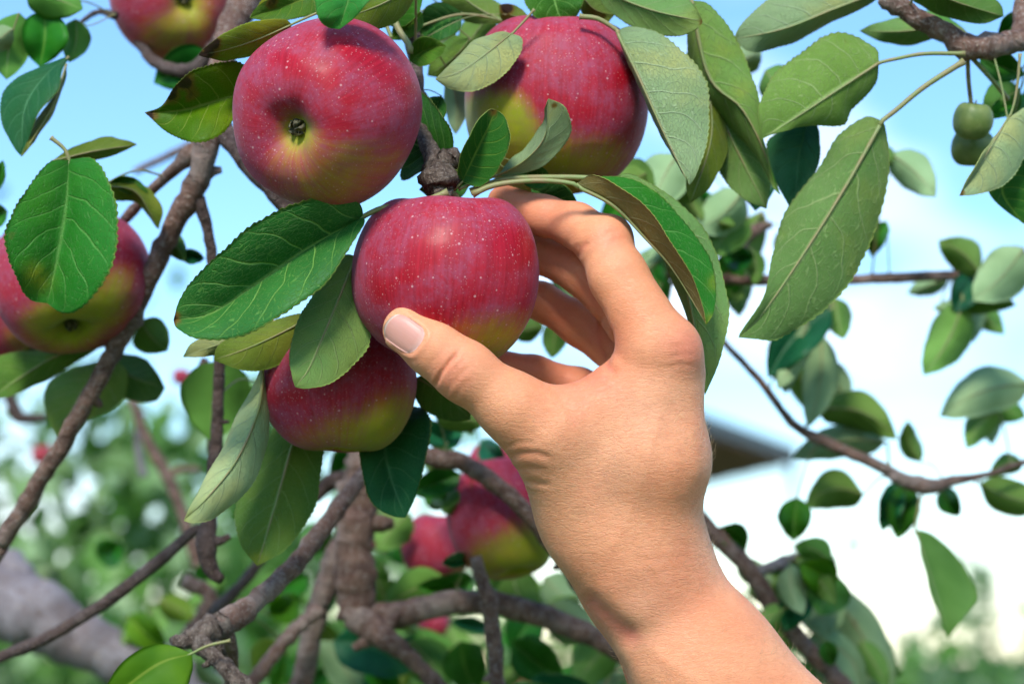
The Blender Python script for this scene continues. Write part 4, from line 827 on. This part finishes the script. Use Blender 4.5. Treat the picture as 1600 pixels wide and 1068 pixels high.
def surface_nets(f, lo, hi, h, bs=12):
    nb = np.ceil((hi - lo) / (h * bs)).astype(int); dim = nb * bs
    ctr = np.stack(np.meshgrid(*[np.arange(n) for n in nb], indexing='ij'), -1).reshape(-1, 3)
    cp = lo + (ctr + 0.5) * bs * h
    cv = f(cp); act = np.abs(cv) < bs * h * 1.1 + 4
    D = np.repeat(np.repeat(np.repeat(np.where(cv > 0, 9., -9.).reshape(nb), bs, 0), bs, 1), bs, 2).astype(np.float32)
    loc = np.stack(np.meshgrid(*[np.arange(bs)] * 3, indexing='ij'), -1).reshape(-1, 3)
    ids = ctr[act]
    for s in range(0, len(ids), 150):
        q = (ids[s:s + 150, None, :] * bs + loc[None]).reshape(-1, 3)
        D[q[:, 0], q[:, 1], q[:, 2]] = f(lo + q * h)
    S = D < 0; n = dim - 1
    cnt = np.zeros(n, np.int8)
    for i in (0, 1):
        for j in (0, 1):
            for k in (0, 1): cnt += S[i:i + n[0], j:j + n[1], k:k + n[2]]
    cells = np.argwhere((cnt > 0) & (cnt < 8)); idx = -np.ones(n, np.int32); idx[tuple(cells.T)] = np.arange(len(cells))
    corner = np.array([(i, j, k) for i in (0, 1) for j in (0, 1) for k in (0, 1)])
    vals = np.stack([D[cells[:, 0] + c[0], cells[:, 1] + c[1], cells[:, 2] + c[2]] for c in corner], 1)
    acc = np.zeros((len(cells), 3)); num = np.zeros(len(cells))
    for a in range(8):
        for b in range(a + 1, 8):
            if np.abs(corner[a] - corner[b]).sum() != 1: continue
            m = (vals[:, a] < 0) != (vals[:, b] < 0); t = np.where(m, vals[:, a] / (vals[:, a] - vals[:, b] + 1e-9), 0)
            acc += m[:, None] * (corner[a] + t[:, None] * (corner[b] - corner[a])); num += m
    V = lo + (cells + acc / num[:, None]) * h
    F = []
    for ax in range(3):
        o = [1, 1, 1]; o[ax] = 0; u, v = [(1, 2), (2, 0), (0, 1)][ax]
        sl0 = [slice(1, n[d]) if d != ax else slice(0, n[d]) for d in range(3)]
        a = S[tuple(sl0)]; sl1 = list(sl0); sl1[ax] = slice(1, n[ax] + 1); b = S[tuple(sl1)]
        e = np.argwhere(a != b); inside = a[tuple(e.T)]
        e = e + np.array(o); du = np.zeros(3, int); du[u] = 1; dv = np.zeros(3, int); dv[v] = 1
        q = np.stack([idx[tuple((e - du - dv).T)], idx[tuple((e - dv).T)], idx[tuple(e.T)], idx[tuple((e - du).T)]], 1)
        q[~inside] = q[~inside][:, ::-1]; F.append(q)
    return V, np.vstack(F)
def vnormals(V, F):
    fn = np.cross(V[F[:, 2]] - V[F[:, 0]], V[F[:, 3]] - V[F[:, 1]]); N = np.zeros_like(V)
    for i in range(4): np.add.at(N, F[:, i], fn)
    return unit(N)
def smooth(V, F, it, lam=0.5):
    E = np.vstack([F[:, [0, 1]], F[:, [1, 2]], F[:, [2, 3]], F[:, [3, 0]]])
    dg = np.bincount(E.ravel(), minlength=len(V))[:, None]
    for k in range(it):
        A = np.zeros_like(V)
        for c in range(3): A[:, c] = np.bincount(E[:, 0], V[E[:, 1], c], len(V)) + np.bincount(E[:, 1], V[E[:, 0], c], len(V))
        V = V + (lam if k % 2 == 0 else -lam * 1.04) * (A / dg - V)
    return V
def mm_px(V):
    d = FOCUS * 1000 + V[:, 2]; return V[:, 0] / d / PXT + 800, 534 - V[:, 1] / d / PXT
def polydist(X, Y, pts):
    best = np.full(len(X), 1e9); tt = np.zeros(len(X)); n = len(pts) - 1
    for i in range(n):
        a = np.array(pts[i][:2], float); b = np.array(pts[i + 1][:2], float); d = b - a; l = d @ d
        t = np.clip(((X - a[0]) * d[0] + (Y - a[1]) * d[1]) / l, 0, 1); q = np.hypot(X - a[0] - t * d[0], Y - a[1] - t * d[1])
        m = q < best; best[m] = q[m]; tt[m] = (i + t[m]) / n
    return best, tt
CREASES = [  # (photograph path, half width px, depth mm)
 ([(680, 604), (688, 586), (702, 566), (720, 546)], 3.6, 0.75), ([(694, 622), (706, 600), (722, 582), (738, 570)], 4, 0.2), ([(672, 596), (682, 578), (696, 562), (710, 548)], 4, 0.2),
 ([(700, 634), (716, 612), (735, 594)], 4, 0.1), ([(664, 584), (674, 568), (688, 552)], 4, 0.1), ([(677, 604), (686, 585), (700, 568), (716, 552)], 3, 0.3),
 ([(902, 404), (908, 388), (920, 376)], 5, 0.55), ([(896, 396), (902, 380)], 4, 0.3),
 ([(942, 486), (934, 512), (938, 545), (950, 572), (966, 588)], 7, 0.8), ([(950, 500), (946, 525), (952, 552)], 4, 0.25),
 ([(876, 618), (905, 610), (940, 596), (975, 572)], 5, 0.35), ([(890, 622), (930, 618), (965, 600)], 4, 0.2), ([(868, 612), (890, 640), (900, 670)], 6, 0.3),
 ([(788, 716), (812, 708), (840, 708), (866, 716)], 5, 0.42), ([(794, 736), (822, 730), (850, 734)], 4, 0.25), ([(800, 756), (830, 752), (862, 758)], 4, 0.32), ([(806, 772), (840, 770)], 4, 0.15), ([(786, 700), (812, 692), (840, 690)], 4, 0.14),
 ([(908, 925), (935, 955), (965, 980), (1005, 1005)], 16, 1.6), ([(925, 965), (960, 1030), (985, 1080)], 12, 0.8),
 ([(990, 880), (1030, 872), (1075, 872)], 6, 0.09), ([(1000, 900), (1050, 890), (1105, 894)], 6, 0.08), ([(1005, 860), (1060, 850), (1095, 852)], 6, 0.07),
 ([(1040, 560), (1065, 553), (1085, 556)], 4, 0.16), ([(1035, 575), (1065, 568), (1090, 573)], 4, 0.12), ([(1045, 545), (1068, 540)], 4, 0.12), ([(935, 378), (955, 362), (968, 362)], 4, 0.2), ([(942, 390), (962, 374), (975, 376)], 4, 0.2)]
RIDGES = [([(1062, 640), (1050, 740), (1040, 830)], 9, 0.15), ([(1000, 700), (985, 770), (1000, 850), (1050, 930)], 7, 0.22), ([(1030, 650), (1000, 760), (960, 850)], 7, 0.2), ([(1000, 1000), (1080, 1060), (1180, 1180)], 12, 0.4), ([(1075, 560), (1085, 640), (1088, 740)], 14, 0.3), ([(990, 820), (1015, 720), (1035, 620)], 20, 0.25), ([(905, 780), (880, 720), (860, 690)], 22, 0.5)]
HAIR = simple_mat('fine_hair', (0.42, 0.28, 0.15), (0.55, 0.40, 0.25), 100, 0.5, 0.0)
def build_hand():
    pts = [q for grp in (PALM, ARM, THUMB, INDEX, MIDDLE, RINGF, PINKY) for c in grp for q in (c[0] - max(c[2:]), c[0] + max(c[2:]), c[1] - max(c[2:]), c[1] + max(c[2:]))]
    lo = np.min(pts, 0) - 8; hi = np.max(pts, 0) + 8
    V, F = surface_nets(hand_sdf, lo, hi, 0.72)
    V = smooth(V, F, 10); N = vnormals(V, F)
    view = unit(-(V + np.array([0, 0, FOCUS * 1000])))
    X, Y = mm_px(V); fac = (N * view).sum(1)
    gx = np.clip((X / 3).astype(int), 0, 699); gy = np.clip((Y / 3).astype(int), 0, 699); zb = np.full((700, 700), 1e9)
    np.minimum.at(zb, (gx, gy), V[:, 2]); seen = (V[:, 2] < zb[gx, gy] + 7) & (fac > 0.02)
    off = np.zeros(len(V)); red = np.zeros(len(V)); pale = np.zeros(len(V)); smo = np.zeros(len(V))
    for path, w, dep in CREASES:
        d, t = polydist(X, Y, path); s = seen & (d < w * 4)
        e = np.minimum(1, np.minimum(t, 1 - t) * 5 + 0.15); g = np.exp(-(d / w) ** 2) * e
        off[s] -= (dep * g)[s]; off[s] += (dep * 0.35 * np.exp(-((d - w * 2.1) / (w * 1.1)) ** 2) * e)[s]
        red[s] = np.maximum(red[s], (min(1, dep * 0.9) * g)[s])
    for path, w, dep in RIDGES:
        d, t = polydist(X, Y, path); s = seen & (d < w * 3); off[s] += (dep * np.exp(-(d / w) ** 2))[s]
    # nail bed groove
    c = np.array([631.0, 520.0]); ax = unit(np.array([52.0, 36.0])); pe = np.array([-ax[1], ax[0]])
    V = V + N * off[:, None]
    for (x, y, r, a) in ((1075, 545, 38, .75), (958, 372, 34, .5), (703, 585, 42, .6), (640, 560, 40, .35), (930, 590, 40, .55), (950, 540, 30, .4), (1070, 900, 90, .12), (820, 730, 40, .25), (900, 610, 40, .45)):
        red = np.maximum(red, a * np.exp(-((X - x) ** 2 + (Y - y) ** 2) / r ** 2))
    for cc in (MIDDLE, RINGF, PINKY):
        for a_, b_, r1, r2 in cc[1:]: red = np.maximum(red, 0.55 * np.clip(1 - (np.linalg.norm(V - (a_ + b_) / 2, axis=1) - 8) / 14, 0, 1))
    for a_, b_, r1, r2 in INDEX[3:]: red = np.maximum(red, 0.5 * np.clip(1 - (np.linalg.norm(V - (a_ + b_) / 2, axis=1) - 8) / 14, 0, 1))
    for (x, y, r, a) in ((1010, 640, 60, .3), (950, 740, 70, .25), (1000, 950, 60, .35)): pale = np.maximum(pale, a * np.exp(-((X - x) ** 2 + (Y - y) ** 2) / r ** 2))
    for grp in (INDEX[1:], MIDDLE, RINGF, PINKY, THUMB[3:]):
        for a_, b_, r1, r2 in grp: smo = np.maximum(smo, np.clip(1.6 - np.linalg.norm(V - (a_ + b_) / 2, axis=1) / 16, 0, 1))
    def world(Q): return CAM + Q[:, :1] * 0.001 * RGT + Q[:, 1:2] * 0.001 * UPV + (FOCUS + Q[:, 2:3] * 0.001) * FWD
    # thumb nail laid on the finished skin
    bvh = BVHTree.FromPolygons([tuple(v) for v in V], [tuple(f) for f in F]); eye = Vector((0, 0, -FOCUS * 1000))
    nu, nv = 17, 19; hw, hl = 24.5, 32.0; NV = np.zeros((nv, nu, 3)); ok = True
    for i in range(nv):
        for j in range(nu):
            s = j / (nu - 1) * 2 - 1; t = i / (nv - 1) * 2 - 1              # t = +1 at the free edge
            wd = hw * (1 - 0.10 * max(0, -t) ** 3) * (1 - 0.06 * max(0, t) ** 4)
            tl = t * hl * (1 - (0.40 if t > 0 else 0.26) * abs(s) ** 2.4 * abs(t))
            q = c - ax * tl + pe * s * wd
            dirv = Vector(((q[0] - 800) * PXT, (534 - q[1]) * PXT, 1.0)).normalized()
            hit, nn, _, _ = bvh.ray_cast(eye, dirv)
            NV[i, j] = np.array(hit) if hit is not None else np.nan
    zc = NV[..., 2]; med = np.nanmedian(zc)
    # fit a smooth shell through the hits
    s = np.linspace(-1, 1, nu)[None, :].repeat(nv, 0); t = np.linspace(-1, 1, nv)[:, None].repeat(nu, 1)
    good = ~np.isnan(zc) & (np.abs(zc - med) < 8) & (np.abs(s) < .93)
    Bm = np.stack([np.ones_like(s), s, t, s * s, t * t, s * t, s ** 4], -1)
    co, *_ = np.linalg.lstsq(Bm[good], zc[good], rcond=None); zf = Bm @ co - 0.26 + 0.55 * np.clip(np.abs(s) - .8, 0, 1) * 3 + 0.35 * np.clip(-t - .75, 0, 1) * 4
    Q = np.zeros((nv, nu, 3))
    for i in range(nv):
        for j in range(nu):
            wd = hw * (1 - 0.10 * max(0, -t[i, j]) ** 3) * (1 - 0.06 * max(0, t[i, j]) ** 4)
            tl = t[i, j] * hl * (1 - (0.40 if t[i, j] > 0 else 0.26) * abs(s[i, j]) ** 2.4 * abs(t[i, j]))
            q = c - ax * tl + pe * s[i, j] * wd; Q[i, j] = hp(q[0], q[1], zf[i, j])
    # press the skin down round the nail
    dx, dy = X - c[0], Y - c[1]; tt = -(dx * ax[0] + dy * ax[1]) / hl; sss = (dx * pe[0] + dy * pe[1]) / hw
    ins = np.maximum(np.abs(sss), np.abs(tt)) ; rr_ = (np.abs(sss) ** 4 + np.abs(tt) ** 4) ** .25
    s_ = seen & (rr_ < 1.6) & (V[:, 2] < 0)
    dep = np.where(rr_ < 1.0, -0.35, 0.0) + 0.38 * np.exp(-((rr_ - 1.16) / .11) ** 2) * (tt < 0.5)
    V[s_] += N[s_] * dep[s_][:, None]
    root = empty('person', world(hp(1480, 1560, -25)[None])[0], 'bare right hand and forearm picking the apple', 'person')
    m = MB(); m.v = [world(V)]; m.f = F.tolist(); m.m = [0] * len(F); m.uv = [np.zeros((len(V), 2))]; m.n = len(V)
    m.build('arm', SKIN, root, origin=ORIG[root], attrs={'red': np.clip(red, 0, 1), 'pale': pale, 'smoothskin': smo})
    m = MB(); top = Q.reshape(-1, 3); bot = top + np.array([0, 0, 0.45])
    UV = np.stack([s * .5 + .5, t * .5 + .5], -1).reshape(-1, 2)
    Fq = [[i * nu + j, i * nu + j + 1, (i + 1) * nu + j + 1, (i + 1) * nu + j] for i in range(nv - 1) for j in range(nu - 1)]
    m.add(world(np.vstack([top, bot])), Fq, 0, np.vstack([UV, UV])); o2 = nv * nu
    m.f += [[a + o2 for a in f[::-1]] for f in Fq]; edge = [j for j in range(nu)] + [i * nu + nu - 1 for i in range(1, nv)] + [(nv - 1) * nu + j for j in range(nu - 2, -1, -1)] + [i * nu for i in range(nv - 2, 0, -1)]
    m.f += [[edge[i], edge[(i + 1) % len(edge)], edge[(i + 1) % len(edge)] + o2, edge[i] + o2] for i in range(len(edge))]; m.m = [0] * len(m.f)
    m.build('thumbnail', NAIL, root)
    # fine hairs on the forearm and the back of the hand
    N2 = vnormals(V, F); rh = np.random.default_rng(3); hair = MB()
    pick = np.where((Y > 640) & (Y < 1120) & (X > 960) & (fac > -0.25) & (fac < 0.9))[0]; wgt = np.where(fac[pick] < 0.25, 3.0, 0.5); pick = rh.choice(pick, 420, replace=False, p=wgt / wgt.sum())
    flow = np.array([0.45, 0.85, 0.0])
    for i in pick:
        n_ = N2[i]; t_ = unit(flow - n_ * (flow @ n_) + rh.normal(0, .25, 3)); L_ = rh.uniform(1.6, 4.5)
        q = np.array([V[i] - n_ * .1, V[i] + n_ * L_ * .3 + t_ * L_ * .35, V[i] + n_ * L_ * .38 + t_ * L_])
        hair.tube(world(q), [0.000060, 0.000045, 0.000016], 3, cap=False)
    tag(hair.build('arm_hair', HAIR, root), kind='stuff')
    print('hand verts', len(V))
build_hand()
print('leaves', NLEAF[0])
